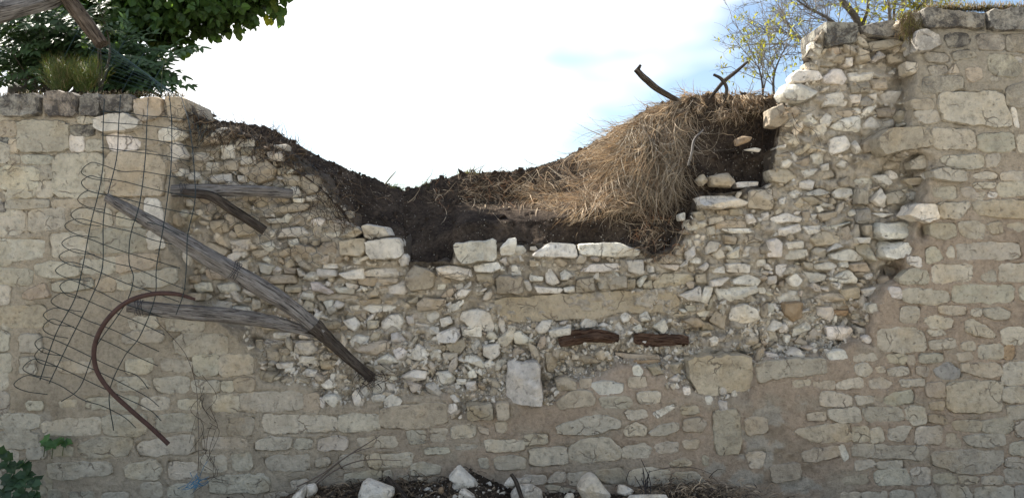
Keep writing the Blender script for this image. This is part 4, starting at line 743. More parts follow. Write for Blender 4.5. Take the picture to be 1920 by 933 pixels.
post('fence_post', [(-120, 34, 0.05), (-20, 26, 0.15), (60, 8, 0.28), (122, -14, 0.4)], [0.07, 0.068, 0.064, 0.058], M_WOOD, 'thick bleached fence post crossing the top left corner', seed=33, group='collapsed fence posts')
post('fence_post', [(108, -32, 0.35), (140, 14, 0.34), (165, 48, 0.33), (192, 84, 0.32)], [0.05, 0.05, 0.048, 0.042], M_BROWN, 'short brown post leaning down beside the leafy top left shrub', seed=37, group='collapsed fence posts')
st = post('dead_branch', [(1192, 130, 0.35), (1212, 150, 0.37), (1240, 172, 0.42), (1288, 196, 0.5)], [0.019, 0.022, 0.022, 0.02, 0.015], M_DARKWOOD, 'bare knobbed stick poking up left out of the dead grass', cat='branch', seed=41, sides=10)
kb = MB(); kb.tube(catmull([P(1194, 133, 0.35), P(1198, 127, 0.34), P(1201, 122, 0.34)], 3), [0.014, 0.012, 0.009], 7, rough=0.2); local(st, kb.obj('stub', M_DARKWOOD, smooth_angle=0.8))
post('dead_branch', [(1402, 116, 0.4), (1378, 136, 0.4), (1356, 154, 0.42), (1330, 186, 0.45)], [0.008, 0.012, 0.013, 0.010], M_DARKWOOD, 'thin bare branch pointing up right above the dead grass crest', cat='branch', seed=43, sides=8)
post('dead_branch', [(1338, 140, 0.38), (1352, 148, 0.36), (1362, 164, 0.36), (1360, 182, 0.4), (1350, 200, 0.42)], [0.010, 0.014, 0.013, 0.012], M_DARKWOOD, 'crooked forked root arching over the dead grass crest', cat='branch', seed=45, sides=8)
post('dead_branch', [(1318, 243, 0.12), (1302, 262, 0.08), (1297, 285, 0.08), (1290, 310, 0.10)], [0.006, 0.009, 0.008, 0.006], M_WOOD, 'pale bent twig hanging against dark soil beside the dead grass', cat='branch', seed=47, sides=8)
post('dead_branch', [(958, 888, -0.30), (968, 905, -0.31), (980, 940, -0.33)], [0.011, 0.013, 0.012], M_DARKWOOD, 'short grey stick leaning on the pitted white stone', cat='branch', seed=49, sides=8)
post('dead_branch', [(725, 896, -0.16), (745, 915, -0.2), (768, 945, -0.26)], [0.018, 0.02, 0.018], M_DARKWOOD, 'brown broken branch in leaf litter beside the blunt white stone', cat='branch', seed=51, sides=10)
def wraps(px, py, d, rad, axis, n, parent):
    b = MB(); c0 = P(px, py, d); ax = Vector(axis).normalized(); u = ax.orthogonal().normalized(); w = ax.cross(u); pts = []
    for i in range(n * 12 + 1):
        a = i / 12 * 2 * math.pi; pts.append(c0 + ax * (0.012 * (i / 12 - n / 2) + 0.004 * math.sin(i * 1.7)) + (u * math.cos(a) + w * math.sin(a)) * rad * (1 + 0.06 * math.sin(i * 2.3)))
    b.tube(pts, 0.0022, 4, (0.06, 0.06, 0.065, 0)); local(parent, b.obj('wire_wrap', M_WIRE))
for px_, py_, d_, rad_, ax_, par in ((345, 357, -0.06, 0.043, (1, 0.3, 0), post_up), (262, 576, -0.315, 0.047, (1, 0.3, -0.05), post_mid), (440, 508, -0.225, 0.058, (1, 0.5, -0.6), long_post)): wraps(px_, py_, d_, rad_, ax_, 4, par)
# iron hoop
hp = catmull([P(366, 561, -0.33), P(330, 551, -0.36), (P(285, 551, -0.4)), P(238, 566, -0.43), P(200, 600, -0.44), P(178, 645, -0.44), P(180, 690, -0.43), P(205, 730, -0.41), P(245, 768, -0.38), P(282, 800, -0.35), P(316, 832, -0.32)], 8)
b = MB(); b.tube(hp, [0.008] + [0.0135] * 8, 8, (0.065, 0.036, 0.030, 0), rough=0.06, seed=2); tag(b.obj('iron_hoop', M_RUST, smooth_angle=0.9), 'curved rusty iron rod hanging in an S-bend on the left wall', 'iron rod')

# ---------------------------------------------------------------- wire
WG = (0.010, 0.021, 0.024, 0)
fence = empty('wire_fence', P(200, 200, -0.1)); tag(fence, 'green welded wire mesh hanging crumpled down the left wall', 'wire mesh')
fd = pl([(170, 0.0), (185, -0.05), (240, -0.16), (370, -0.36), (560, -0.38), (700, -0.3), (830, -0.22)])
VW = [[(196, 176), (193, 250), (193, 310), (185, 360), (170, 420), (155, 500), (140, 560), (105, 625), (75, 712)],
      [(226, 178), (222, 240), (218, 300), (195, 400), (192, 500), (170, 560), (130, 640), (92, 718)],
      [(278, 178), (275, 240), (272, 300), (262, 380), (245, 440), (242, 490), (250, 520), (240, 560), (215, 600), (180, 650), (150, 725), (115, 752)],
      [(318, 180), (322, 240), (320, 320), (307, 420), (300, 460), (293, 505), (290, 560), (262, 630), (232, 670), (205, 735), (213, 806)],
      [(340, 182), (356, 240), (365, 330), (365, 380), (352, 440), (350, 490), (345, 545), (330, 590)]]
b = MB()
for w in VW: b.tube(catmull([P(x, y, float(fd(y)) + 0.012 * math.sin(x)) for x, y in w], 6), 0.0029, 5, WG)
local(fence, b.obj('line_wires', M_WIRE))
v1 = lambda y: float(np.interp(y, [p[1] for p in VW[0]], [p[0] for p in VW[0]]))
b = MB()
for k in range(20):
    y = 212 + k * 26.5 + r.normal(0, 4); x1 = v1(min(y, 712)); sl = 0.10 + 0.36 * smooth(200, 620, y); ln = [150, 170, 185, 170][k % 4] - (40 if y > 600 else 0) * 0 + r.uniform(-15, 15)
    f = float(fd(y)); cur = 38 * float(smooth(215, 330, y)) * r.uniform(0.55, 1.25) + 4
    pts = [(x1 + 14, y + 24, f + 0.13), (x1 - 0.55 * cur, y + 18, f + 0.11), (x1 - cur, y + 3 + r.uniform(-3, 3), f + 0.05), (x1 - 0.55 * cur, y - 11, f + 0.0), (x1, y - 7, f - 0.02)]
    if y < 300: pts = [(x1 - 4, y - 7, f - 0.02)]
    q = 4
    for i in range(1, q + 1):
        xx = x1 + ln * i / q; pts.append((xx, y - 7 + sl * ln * i / q + r.normal(0, 2.0), float(fd(y + sl * ln * i / q)) + r.normal(0, 0.006)))
    if y > 640: pts.append((x1 + ln + 22, y + sl * ln + 14, f + 0.03))
    b.tube(catmull([P(*p) for p in pts], 6), 0.0026, 5, WG)
local(fence, b.obj('cross_wires', M_WIRE))
b = MB()
for k in range(11):   # the part of the sheet folded back over the wall top
    x0, y0 = 118 + k * 9, 30 + k * 12; x1, y1 = 250 + k * 11, 120 + k * 8
    b.tube(catmull([P(x0, y0, 0.5), P((x0 + x1) / 2, (y0 + y1) / 2 - 3, 0.42), P(x1, y1, 0.3), P(x1 + 40, y1 + 34, 0.16), P(min(x1 + 60, 372), y1 + 75, 0.0)], 5), 0.0018, 4, (0.022, 0.05, 0.055, 0))
for k in range(6):
    x0, y0 = 140 + k * 36, 45 + k * 22; b.tube(catmull([P(x0 + 22, y0 - 12, 0.45), P(x0, y0 + 25, 0.42), P(x0 - 20, y0 + 62, 0.4)], 4), 0.0016, 4, (0.022, 0.05, 0.055, 0))
local(fence, b.obj('folded_wires', M_WIRE))
# hexagonal netting
HEX = [(300, 196), (352, 196), (400, 235), (480, 255), (555, 285), (610, 330), (668, 400), (640, 450), (595, 492), (540, 490), (480, 452), (425, 425), (385, 405), (330, 350), (310, 300)]
b = MB(); hx = 21; hy = 17
def hp_(x, y):
    xx = x + 7 * (fbm(x / 60, y / 60, 81, 2) - 0.5) * 2 + 0.20 * (y - 300); yy = y + 0.16 * (x - 450) + 9 * (fbm(x / 70, y / 70, 83, 2) - 0.5) * 2
    return float(xx), float(yy)
def netdepth(x, y):
    v = [base_depth(x + a, max(y + c, 190))[0] for a in (-20, 0, 20) for c in (-20, 0, 20)]; return min(v) - 0.05 + 0.015 * math.sin(x / 17) * math.cos(y / 13)
for row in range(34):
    for colm in range(34):
        x = 230 + colm * hx + (hx / 2 if row % 2 else 0); y = 150 + row * hy
        a = hp_(x, y); c1 = hp_(x + hx / 2, y + hy * 0.36); c2 = hp_(x - hx / 2, y + hy * 0.36); up = hp_(x, y - hy * 0.64)
        if not inside(HEX, np.array(a[0]), np.array(a[1])): continue
        for e in (c1, c2, up): b.tube([P(*a, netdepth(*a)), P(*e, netdepth(*e))], 0.0015, 3, (0.03, 0.035, 0.038, 0), cap=False)
tag(b.obj('chicken_wire', M_WIRE), 'rusty grey hexagonal chicken wire draped over the left rubble slope', 'wire netting')
# hanging single wire with blue twine
b = MB(); b.tube(catmull([P(290, 598, -0.2), P(330, 640, -0.2), P(352, 672, -0.18), P(367, 720, -0.16), P(371, 770, -0.14), P(373, 830, -0.12), P(371, 886, -0.12)], 8), 0.0016, 4, (0.05, 0.04, 0.04, 0)); b.tube(catmull([P(371, 770, -0.14), P(362, 800, -0.14), P(355, 830, -0.14)], 5), 0.0016, 4, (0.10, 0.08, 0.06, 0))
tag(b.obj('hanging_wire', M_WIRE), 'single thin wire dangling down the left wall to blue twine', 'wire')
b = MB()
for k in range(26):
    x, y = 372 + r.normal(0, 5), 900 + r.normal(0, 6); dx, dy = (r.uniform(-38, -8), r.uniform(4, 26)) if k % 2 else (r.uniform(-6, 22), r.uniform(-28, 6))
    b.tube(catmull([P(x, y, -0.12), P(x + dx * 0.5, y + dy * 0.5 + r.normal(0, 3), -0.14), P(x + dx, y + dy, -0.12)], 4), 0.0016, 4, (0.05, 0.20, 0.34, 0))
tag(b.obj('blue_twine', mat_tint('twine', 0.7)), 'frayed knot of bright blue twine near the wall foot', 'twine')

# ---------------------------------------------------------------- dead grass
def surf_depth(x, y):
    return wall_depth(x, y) - 0.03 if y > wall_top_f(x) else bank_depth_f(x, y)
STRAW = [(0.40, 0.305, 0.205), (0.48, 0.38, 0.265), (0.28, 0.20, 0.13), (0.54, 0.44, 0.32), (0.16, 0.115, 0.075), (0.34, 0.285, 0.21)]
GL = None
def strand(b, x, y, ang, L, curl, off, r, w=0.0022, n=7, cols=STRAW, sag=0.0):
    pts = []; d = surf_depth(x, y) - off * 0.3; st = L / n; lim = GL(x) + r.normal(0, 9) if GL else 1e9
    for i in range(n + 1):
        dd = min(d + 0.01, surf_depth(x, y) - off * (0.3 + 0.9 * math.sin(math.pi * min(i / n, 0.8)))); d = dd
        pts.append(P(x, y, d))
        if y > lim and i > 1: break
        x += math.cos(ang) * st; y += math.sin(ang) * st; ang += curl / n + r.normal(0, 0.13) + (math.pi / 2 - ang) * 0.05 + sag / n * (1 if math.cos(ang) > 0 else -1)
    side = Vector((r.normal(), r.normal() * 0.5, r.normal())).normalized(); c = np.array(cols[int(r.integers(len(cols)))]) * r.uniform(0.75, 1.15)
    b.ribbon(pts, w * r.uniform(0.6, 1.3), side, (*c, 0))
_gl = pl([(900, 368), (1000, 378), (1060, 402), (1090, 412), (1190, 408), (1245, 408), (1275, 380), (1300, 322), (1340, 235), (1460, 222)]); _gll = _gl(np.arange(600, 1700)).tolist(); GL = lambda x: _gll[min(max(int(x) - 600, 0), 1099)]
r = np.random.default_rng(77); b = MB(); SHADE = [(0.30, 0.25, 0.185), (0.36, 0.31, 0.24), (0.22, 0.175, 0.125), (0.42, 0.37, 0.30), (0.16, 0.125, 0.09)]  # SHADE: greyer straw, the shade on the hanging grass put into its colour
for k in range(250):      # tufts: strands that share a root, a fall line and a bend
    u = r.random(); ns = int(r.integers(12, 30))
    if u < 0.40:          # left flank: swept down to the left
        t = r.random(); x = 1285 - 165 * t + r.normal(0, 12); y = sil_f(x) + abs(r.normal(0, 50)); a = r.normal(118, 28) + 26 * t; a = min(max(a, 75), 168); L = r.uniform(40, 120); cu = r.normal(0.0, 0.4); cs = STRAW
    elif u < 0.63:        # middle: hanging straight down
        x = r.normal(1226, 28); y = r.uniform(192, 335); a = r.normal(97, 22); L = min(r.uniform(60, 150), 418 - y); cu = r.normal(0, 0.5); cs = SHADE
    elif u < 0.83:        # foot, lying out over the shelf
        x = r.uniform(985, 1205); y = r.normal(372, 15) + 0.08 * (x - 1060); a = r.normal(165, 35); L = r.uniform(20, 75); cu = r.normal(-0.1, 1.0); cs = STRAW
    else:                 # crest to the right
        x = r.uniform(1240, 1462); y = r.uniform(172, 215); a = r.normal(60 if x > 1330 else 110, 50); L = r.uniform(15, 40) if x > 1300 else r.uniform(25, 60); cu = r.normal(0, 1.0); cs = STRAW
    off = r.uniform(0.01, 0.10); sp = r.uniform(3, 10)
    for q in range(ns):
        xx, yy = x + r.normal(0, sp), y + r.normal(0, sp * 0.8); yy = max(yy, sil_f(xx) + 1)
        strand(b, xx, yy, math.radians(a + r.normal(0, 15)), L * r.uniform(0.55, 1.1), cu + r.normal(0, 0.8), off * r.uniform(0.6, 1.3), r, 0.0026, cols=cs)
for k in range(700):      # stray stems crossing the mat
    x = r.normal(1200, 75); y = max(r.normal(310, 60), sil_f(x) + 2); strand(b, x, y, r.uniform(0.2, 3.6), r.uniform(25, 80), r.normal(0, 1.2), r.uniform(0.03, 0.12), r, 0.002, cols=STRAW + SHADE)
for k in range(260):      # crest fringe standing up against the sky
    x = r.uniform(1125, 1462); y = sil_f(x) + r.uniform(-2, 6); strand(b, x, y, math.radians(r.normal(205 if x < 1300 else 270, 40)), r.uniform(8, 24), r.normal(-0.6, 0.8), 0.02, r, 0.0018)
tag(b.obj('dead_grass', M_STRAW), 'straw-coloured mat of dead grass hanging over the right of the breach', 'dead grass', kind='stuff')
GL = None; b = MB()                   # roots, litter and stalks over the bank
DK = [(0.07, 0.05, 0.036), (0.12, 0.085, 0.058), (0.05, 0.038, 0.03), (0.19, 0.14, 0.09)]
for k in range(2600):
    u = r.random()
    if u < 0.28: x = r.uniform(352, 560); y = sil_f(x) + abs(r.normal(0, 24)) + 2; a = r.uniform(0, 6.28); L = r.uniform(12, 50)
    elif u < 0.66: x = r.normal(905, 72); y = max(sil_f(x) + 3, r.normal(354, 18)); a = r.normal(0, 0.7); L = r.uniform(8, 45)
    elif u < 0.78: x = r.normal(1380, 50); y = r.uniform(186, 240); a = r.uniform(0.3, 2.6); L = r.uniform(20, 60)
    elif u < 0.90: x = r.normal(1232, 26); y = r.normal(440, 18); a = r.uniform(0, 6.28); L = r.uniform(20, 60)
    else: x = r.normal(620, 40); y = sil_f(x) + r.uniform(5, 110); a = r.normal(0.8, 0.6); L = r.uniform(15, 50)
    strand(b, x, y, a, L, r.normal(0, 1.3), r.uniform(0.004, 0.03), r, 0.0024, cols=DK + (STRAW[:3] + [(0.30, 0.16, 0.09)] if 0.28 < u < 0.66 or 0.78 < u < 0.9 else []))
tag(b.obj('root_litter', M_TWIG), 'tangled dark roots and plant litter along the broken bank edge', 'roots', kind='stuff')
b = MB()
GRN = [(0.16, 0.20, 0.05), (0.22, 0.24, 0.07), (0.30, 0.26, 0.11)]
for k in range(170):
    x = r.choice([740, 742, 868, 880, 850, 790]) + r.normal(0, 9); y = sil_f(x) + 4; strand(b, x, y, math.radians(r.normal(-90, 28)), r.uniform(6, 22), r.normal(0, 0.6), 0.01, r, 0.0016, 5, GRN)
tag(b.obj('grass_blades', M_LEAF), 'sparse green grass blades on the bank edge in the notch', 'grass', kind='stuff')
for k, (pts, lab) in enumerate(((((722, 346), (732, 333), (742, 322)), 'short forked twig standing at the low point of the bank'), (((944, 362), (962, 345), (990, 322)), 'pale bent stalk slanting across the dark bank hollow'), (((1022, 352), (1024, 328), (1028, 323), (1040, 336)), 'folded dry stalk standing left of the dead grass mat'))):
    b = MB(); b.tube(catmull([P(x, y, float(bank_depth(x, y)) - 0.05) for x, y in pts], 5), [0.006, 0.005, 0.003], 5, (0.30, 0.22, 0.14, 0)); tag(b.obj('dry_stalk', M_TWIG), lab, 'stalk', 'dry stalks on the bank')

vine = MB()
for k in range(14):
    x, y = r.normal(392, 12), r.uniform(700, 860); vine.tube(catmull([P(x, y, -0.02), P(x + r.normal(0, 12), y + r.uniform(15, 40), -0.03), P(x + r.normal(0, 18), y + r.uniform(35, 80), -0.02)], 5), 0.0015, 4, (0.06, 0.045, 0.035, 0))
tag(vine.obj('dry_vine', M_TWIG), 'thin dead vine tendrils clinging to the wall above the blue twine', 'vine')
# ---------------------------------------------------------------- leaves
def leaf_shape(kind):
    if kind == 'broad': o = [(0, 0), (0.30, 0.18), (0.40, 0.45), (0.28, 0.75), (0, 1.0)]
    elif kind == 'lance': o = [(0, 0), (0.17, 0.2), (0.22, 0.45), (0.13, 0.75), (0, 1.0)]
    else: o = [(0, 0), (0.42, 0.15), (0.36, 0.42), (0.46, 0.55), (0.20, 0.78), (0, 1.0)]
    return o
def add_leaf(b, pos, axis, nrm, L, tint, kind='broad', fold=0.25, droop=0.2):
    axis = axis.normalized(); side = axis.cross(nrm)
    if side.length < 1e-4: side = axis.orthogonal()
    side.normalize(); up = side.cross(axis); o = leaf_shape(kind); n = len(o); v = []; f = []
    for x, y in o: v.append(pos + axis * (y * L) - up * (droop * L * y * y))
    for x, y in o[1:-1]: v.append(pos + axis * (y * L) + side * (x * L) + up * (fold * x * L - droop * L * y * y))
    for x, y in o[1:-1]: v.append(pos + axis * (y * L) - side * (x * L) + up * (fold * x * L - droop * L * y * y))
    R_ = [0] + list(range(n, 2 * n - 2)) + [n - 1]; L_ = [0] + list(range(2 * n - 2, 3 * n - 4)) + [n - 1]
    for i in range(n - 1):
        q = [i, i + 1, R_[i + 1], R_[i]]; f.append(tuple(dict.fromkeys(q))); q = [i, L_[i], L_[i + 1], i + 1]; f.append(tuple(dict.fromkeys(q)))
    b.add(v, f, tint)
def rv(r, s=1.0): return Vector((r.normal(0, s), r.normal(0, s), r.normal(0, s)))
r = np.random.default_rng(21)
# big broadleaf tree behind the left end
CROWN = [(-420, -330), (430, -330), (520, -120), (545, -20), (522, 34), (494, 16), (470, 58), (440, 46), (415, 70), (385, 70), (372, 55), (345, 100), (318, 86), (296, 92), (268, 72), (270, 105), (292, 118), (300, 150), (285, 178), (230, 170), (150, 130), (40, 110), (-60, 160), (-420, 200)]
tree = empty('broadleaf_tree', P(40, 205, 2.6)); tag(tree, 'dark leafy broadleaf tree overhanging the top left above the wall', 'tree')
b = MB(); tr = catmull([P(40, 215, 2.6), P(52, 60, 2.6), P(90, -60, 2.5), P(150, -220, 2.4)], 8); b.tube(tr, [0.13, 0.11, 0.10, 0.07], 12, (0.10, 0.085, 0.07, 0), rough=0.12)
for q in (((60, 20, 2.6), (190, -30, 2.3), (330, -20, 2.0), (440, 20, 1.9)), ((80, -40, 2.5), (240, -120, 2.2), (400, -90, 2.0), (500, -30, 1.9)), ((50, 70, 2.6), (-80, 20, 2.4), (-240, -40, 2.3)), ((56, 40, 2.6), (150, 60, 2.2), (240, 100, 2.0), (280, 130, 1.9)), ((110, -90, 2.5), (160, -200, 2.9), (60, -300, 3.0))):
    b.tube(catmull([P(*k) for k in q], 7), [0.05, 0.03, 0.016, 0.006], 7, (0.09, 0.075, 0.06, 0))
local(tree, b.obj('trunk', M_TWIG, smooth_angle=1))
b = MB()
cx = np.concatenate([r.uniform(-420, 550, 9000), r.uniform(60, 545, 34000)]); cy = np.concatenate([r.uniform(-330, 190, 9000), r.uniform(-110, 185, 34000)])
jx, jy = cx + 30 * (fbm(cx / 26, cy / 26, 101, 2) - 0.5), cy + 30 * (fbm(cx / 26, cy / 26, 103, 2) - 0.5); ced = edge_dist(CROWN, cx, cy)
ok = inside(CROWN, jx, jy) & ~((ced < 20) & (r.random(len(cx)) < 0.72)) & (r.random(len(cx)) < 0.42 + 0.4 * (vnoise(cx / 24, cy / 24, 105) > 0.35))
for x, y, ed in zip(cx[ok], cy[ok], ced[ok]):
    d = r.uniform(1.3, 3.4) if ed > 30 else r.uniform(1.7, 2.2)
    ax = Vector((r.normal(0.25, 0.6), r.normal(0, 0.6), r.normal(-0.55, 0.5))); nr = Vector((r.normal(0, 0.6), r.normal(0, 0.6), 1))
    g = np.array((0.068, 0.125, 0.036)) * r.uniform(0.6, 1.5)
    if r.random() < 0.04: g = np.array((0.12, 0.15, 0.03))
    add_leaf(b, P(x, y, d), ax, nr, r.uniform(0.055, 0.10), (*g, 0))
for x, y in ((523, 36), (503, 34), (452, 66), (440, 60), (346, 98), (338, 102), (300, 58), (292, 88)):
    for k in range(3): add_leaf(b, P(x + r.normal(0, 5), y - 6 + r.normal(0, 4), 1.8), Vector((r.normal(0, 0.4), 0.2, -1)), Vector((0.3, -1, 0.3)), 0.07, (0.10 if x < 500 else 0.3, 0.16 if x < 500 else 0.32, 0.03, 0))
local(tree, b.obj('crown', M_LEAF))
# pinnate shrub on the wall head
def spray(b, base, direc, L, nl, ll, r, tint, kind='lance', bend=0.5):
    p = base.copy(); d = direc.normalized(); nr = Vector((r.normal(0, 0.3), -0.6, 0.8)); pts = [p.copy()]
    for i in range(nl):
        d = (d + Vector((0, 0, -bend / nl)) + rv(r, 0.04)).normalized(); p = p + d * (L / nl); pts.append(p.copy()); side = d.cross(nr).normalized()
        for s in (-1, 1):
            add_leaf(b, p, d * 0.55 + side * s, nr, ll * (0.6 + 0.4 * math.sin(math.pi * (i + 1) / (nl + 1))) * r.uniform(0.85, 1.15), (*(np.array(tint) * r.uniform(0.75, 1.3)), 0), kind, 0.15, 0.25)
    add_leaf(b, p, d, nr, ll, (*tint, 0), kind); b.tube(pts, [0.003, 0.0012], 4, (0.05, 0.07, 0.03, 0), cap=False)
def shrub(name, label, spots, base, tint, r, n, L=(0.18, 0.34), ll=0.065, kind='lance'):
    root = empty(name, P(*base)); tag(root, label, 'shrub'); b = MB(); st = MB(); bp = P(*base)
    for k in range(n):
        cx, cy, rx, ry, d0, d1 = spots[int(r.integers(len(spots)))]; p = P(cx + r.normal(0, rx), cy + r.normal(0, ry), r.uniform(d0, d1))
        spray(b, p, Vector((r.normal(0, 0.7), r.normal(-0.2, 0.5), r.uniform(0.0, 0.9))), r.uniform(*L), int(r.integers(4, 8)), ll * r.uniform(0.8, 1.2), r, tint, kind)
        if k % 9 == 0: st.tube(catmull([bp, bp.lerp(p, 0.5) + rv(r, 0.05), p], 5), [0.012, 0.007, 0.003], 5, (0.07, 0.06, 0.045, 0))
    local(root, b.obj('foliage', M_LEAF)); local(root, st.obj('stem', M_TWIG)); return root
shrub('leafy_shrub', 'dense dark shrub with narrow paired leaflets on the left wall head', [(40, 70, 45, 30, 0.7, 1.3), (120, 90, 45, 30, 0.7, 1.4), (55, 130, 40, 20, 0.8, 1.4), (200, 130, 40, 22, 0.8, 1.4), (250, 150, 25, 15, 0.8, 1.3)], (110, 190, 0.9), (0.080, 0.138, 0.064), r, 600, ll=0.078)
shrub('tall_weed', 'pale green upright weed with saw-edged leaves beside the short brown post', [(176, 12, 5, 8, 0.5, 0.55), (182, 36, 7, 9, 0.5, 0.55), (190, 56, 8, 7, 0.5, 0.55)], (188, 170, 0.5), (0.10, 0.135, 0.075), r, 22, (0.05, 0.09), 0.038)
b = MB()
for k in range(1000):
    c = (112, 168) if k % 5 < 3 else (160, 168); x, y = c[0] + r.normal(0, 7), c[1] + r.normal(0, 2); a = math.radians(r.normal(-90, 26)); L = r.uniform(35, 72); pts = []
    for i in range(6): pts.append(P(x + math.cos(a) * L * i / 5, y + math.sin(a) * L * i / 5, 0.28 + 0.1 * r.random())); a += r.normal(0, 0.12)
    c = np.array((0.15, 0.20, 0.055) if r.random() < 0.75 else (0.30, 0.24, 0.11)) * r.uniform(0.6, 1.2); b.ribbon(pts, 0.0013, Vector((1, r.normal(0, 0.5), 0.1)).normalized(), (*c, 0))
tag(b.obj('feathery_tuft', M_LEAF), 'bright green feathery grass tuft growing on the left coping', 'grass tuft')
b = MB()
for k in range(900):
    x = r.uniform(-60, 345); y = 181 + r.normal(0, 2); a = math.radians(r.normal(-90, 45)); L = abs(r.normal(0, 9)) + 3
    pts = [P(x + math.cos(a) * L * i / 3, y + math.sin(a) * L * i / 3 + 0.02 * (L * i / 3) ** 2, 0.02 + 0.25 * r.random()) for i in range(4)]
    c = np.array([(0.14, 0.12, 0.045), (0.28, 0.21, 0.12), (0.10, 0.075, 0.045)][int(r.integers(3))]) * r.uniform(0.6, 1.2); b.ribbon(pts, 0.002, Vector((1, 0, 0)), (*c, 0))
tag(b.obj('coping_moss', M_STRAW), 'brown moss and dry grass fringe along the left coping top', 'moss', kind='stuff')
# thin stalk against the sky
b = MB(); b.tube(catmull([P(302, 182, 0.1), P(303, 150, 0.1), P(306, 122, 0.12), (P(313, 108, 0.12))], 6), 0.0018, 4, (0.08, 0.09, 0.06, 0))
for x, y in ((303, 140), (309, 128), (312, 118), (299, 107), (313, 106), (306, 112)): add_leaf(b, P(x, y, 0.11), Vector((r.normal(), 0, 1)), Vector((0, -1, 0)), 0.02, (0.08, 0.09, 0.06, 0), 'lance')
tag(b.obj('dry_stalk', M_LEAF), 'thin seeded stalk rising against the white sky at the left coping end', 'stalk')

# ---------------------------------------------------------------- right: bare tree with a few young leaves, dry fringe on the coping
def bare_tree(name, label, base, limbs, r, depth0, leaf_p, spread, step=1):
    root = empty(name, base); tag(root, label, 'tree'); tr = MB(); tw = MB(); lf = MB()
    def grow(p, d, L, rad, lev):
        n = 4; pts = [p.copy()]
        for i in range(n):
            d = (d + rv(r, 0.20) + Vector((0, 0, 0.05))).normalized(); d.y *= 0.8; p = p + d * (L / n); pts.append(p.copy())
            if lev < 3 and (i > 0 or lev > 0):
                for q in range(int(r.integers(1, 3))):
                    side = (d + rv(r, 0.75)).normalized(); grow(p, side, L * r.uniform(0.35, 0.62), rad * 0.55, lev + 1)
            elif lev == 3 and r.random() < leaf_p:
                for k in range(3): add_leaf(lf, p, rv(r) + d, Vector((0, -0.5, 1)), r.uniform(0.02, 0.045), (*(np.array((0.34, 0.34, 0.06)) * r.uniform(0.7, 1.3)), 0), 'lance')
        (tr if lev == 0 else tw).tube(pts, [rad, rad * 0.5], 5 if lev == 0 else 4, (0.22, 0.195, 0.17, 0), cap=False)
    for q, rad in limbs:
        c = catmull([P(*k) for k in q], 5); tr.tube(c, [rad, rad * 0.6, rad * 0.25], 7, (0.13, 0.115, 0.10, 0))
        for i in range(4, len(c), step):
            d = (c[i] - c[i - 1]).normalized()
            for k in range(2): grow(c[i], (d + rv(r, spread)).normalized(), r.uniform(0.22, 0.5), 0.0042, 1)
    local(root, tr.obj('trunk', M_TWIG)); local(root, tw.obj('twigs', M_TWIG)); local(root, lf.obj('crown', M_LEAF))
bare_tree('bare_tree', 'nearly leafless tree with tangled grey twigs behind the upper right coping', P(1625, 215, 2.4), [(((1625, 215, 2.4), (1615, 60, 2.3), (1575, -5, 2.2), (1555, -60, 2.2)), 0.05), (((1615, 90, 2.3), (1560, 40, 2.1), (1515, 15, 2.0), (1480, -10, 2.0)), 0.02), (((1612, 60, 2.3), (1628, 10, 2.2), (1622, -50, 2.2)), 0.02), (((1600, 120, 2.3), (1530, 90, 2.1), (1495, 70, 2.0), (1470, 60, 2.0)), 0.016)], r, 2.2, 0.012, 0.8)
bare_tree('young_sapling', 'spindly sapling with yellow-green leaves above the dead grass crest', P(1430, 215, 1.2), [(((1430, 215, 1.2), (1430, 165, 1.15), (1424, 132, 1.1), (1416, 118, 1.1)), 0.012), (((1455, 215, 1.2), (1450, 150, 1.2), (1462, 110, 1.2), (1478, 80, 1.2)), 0.012)], r, 1.2, 0.09, 0.6, 3)
bare_tree('leafy_sapling', 'slim double-stemmed sapling with fresh green leaves left of the mossy coping', P(1672, 140, 1.2), [(((1668, 140, 1.2), (1668, 40, 1.2), (1664, -10, 1.2), (1660, -60, 1.2)), 0.016), (((1678, 140, 1.2), (1676, 30, 1.2), (1682, -10, 1.2), (1690, -60, 1.2)), 0.014), (((1700, 140, 1.2), (1715, 30, 1.2), (1740, 0, 1.2), (1770, -30, 1.2)), 0.01)], r, 1.2, 0.2, 0.7, 2)
b = MB()
for k in range(1500):
    x = r.uniform(1742, 2000); y = 20 + r.normal(0, 2); a = math.radians(r.normal(-90, 50)); L = abs(r.normal(0, 14)) + 6
    pts = [P(x + math.cos(a) * L * i / 4, y + math.sin(a) * L * i / 4 + 0.012 * (L * i / 4) ** 2, 0.03 + 0.3 * r.random()) for i in range(5)]
    c = np.array([(0.42, 0.33, 0.2), (0.30, 0.24, 0.13), (0.22, 0.21, 0.07)][int(r.integers(3))]) * r.uniform(0.6, 1.2); b.ribbon(pts, 0.0022, Vector((1, 0, 0)), (*c, 0))
for k in range(420):
    x = r.normal(1712, 12); y = r.uniform(18, 62); a = math.radians(r.normal(100, 35)); L = r.uniform(10, 34); pts = []
    for i in range(5): pts.append(P(x + math.cos(a) * L * i / 4, y + math.sin(a) * L * i / 4, 0.03 - 0.02 * r.random() - 0.03 * (i / 4))); a += r.normal(0, 0.2)
    c = np.array([(0.20, 0.15, 0.09), (0.12, 0.09, 0.06), (0.20, 0.19, 0.06)][int(r.integers(3))]) * r.uniform(0.6, 1.2); b.ribbon(pts, 0.0022, Vector((1, 0, 0)), (*c, 0))
tag(b.obj('coping_fringe', M_STRAW), 'dry straw and roots growing on the right coping stones', 'dry grass', kind='stuff')

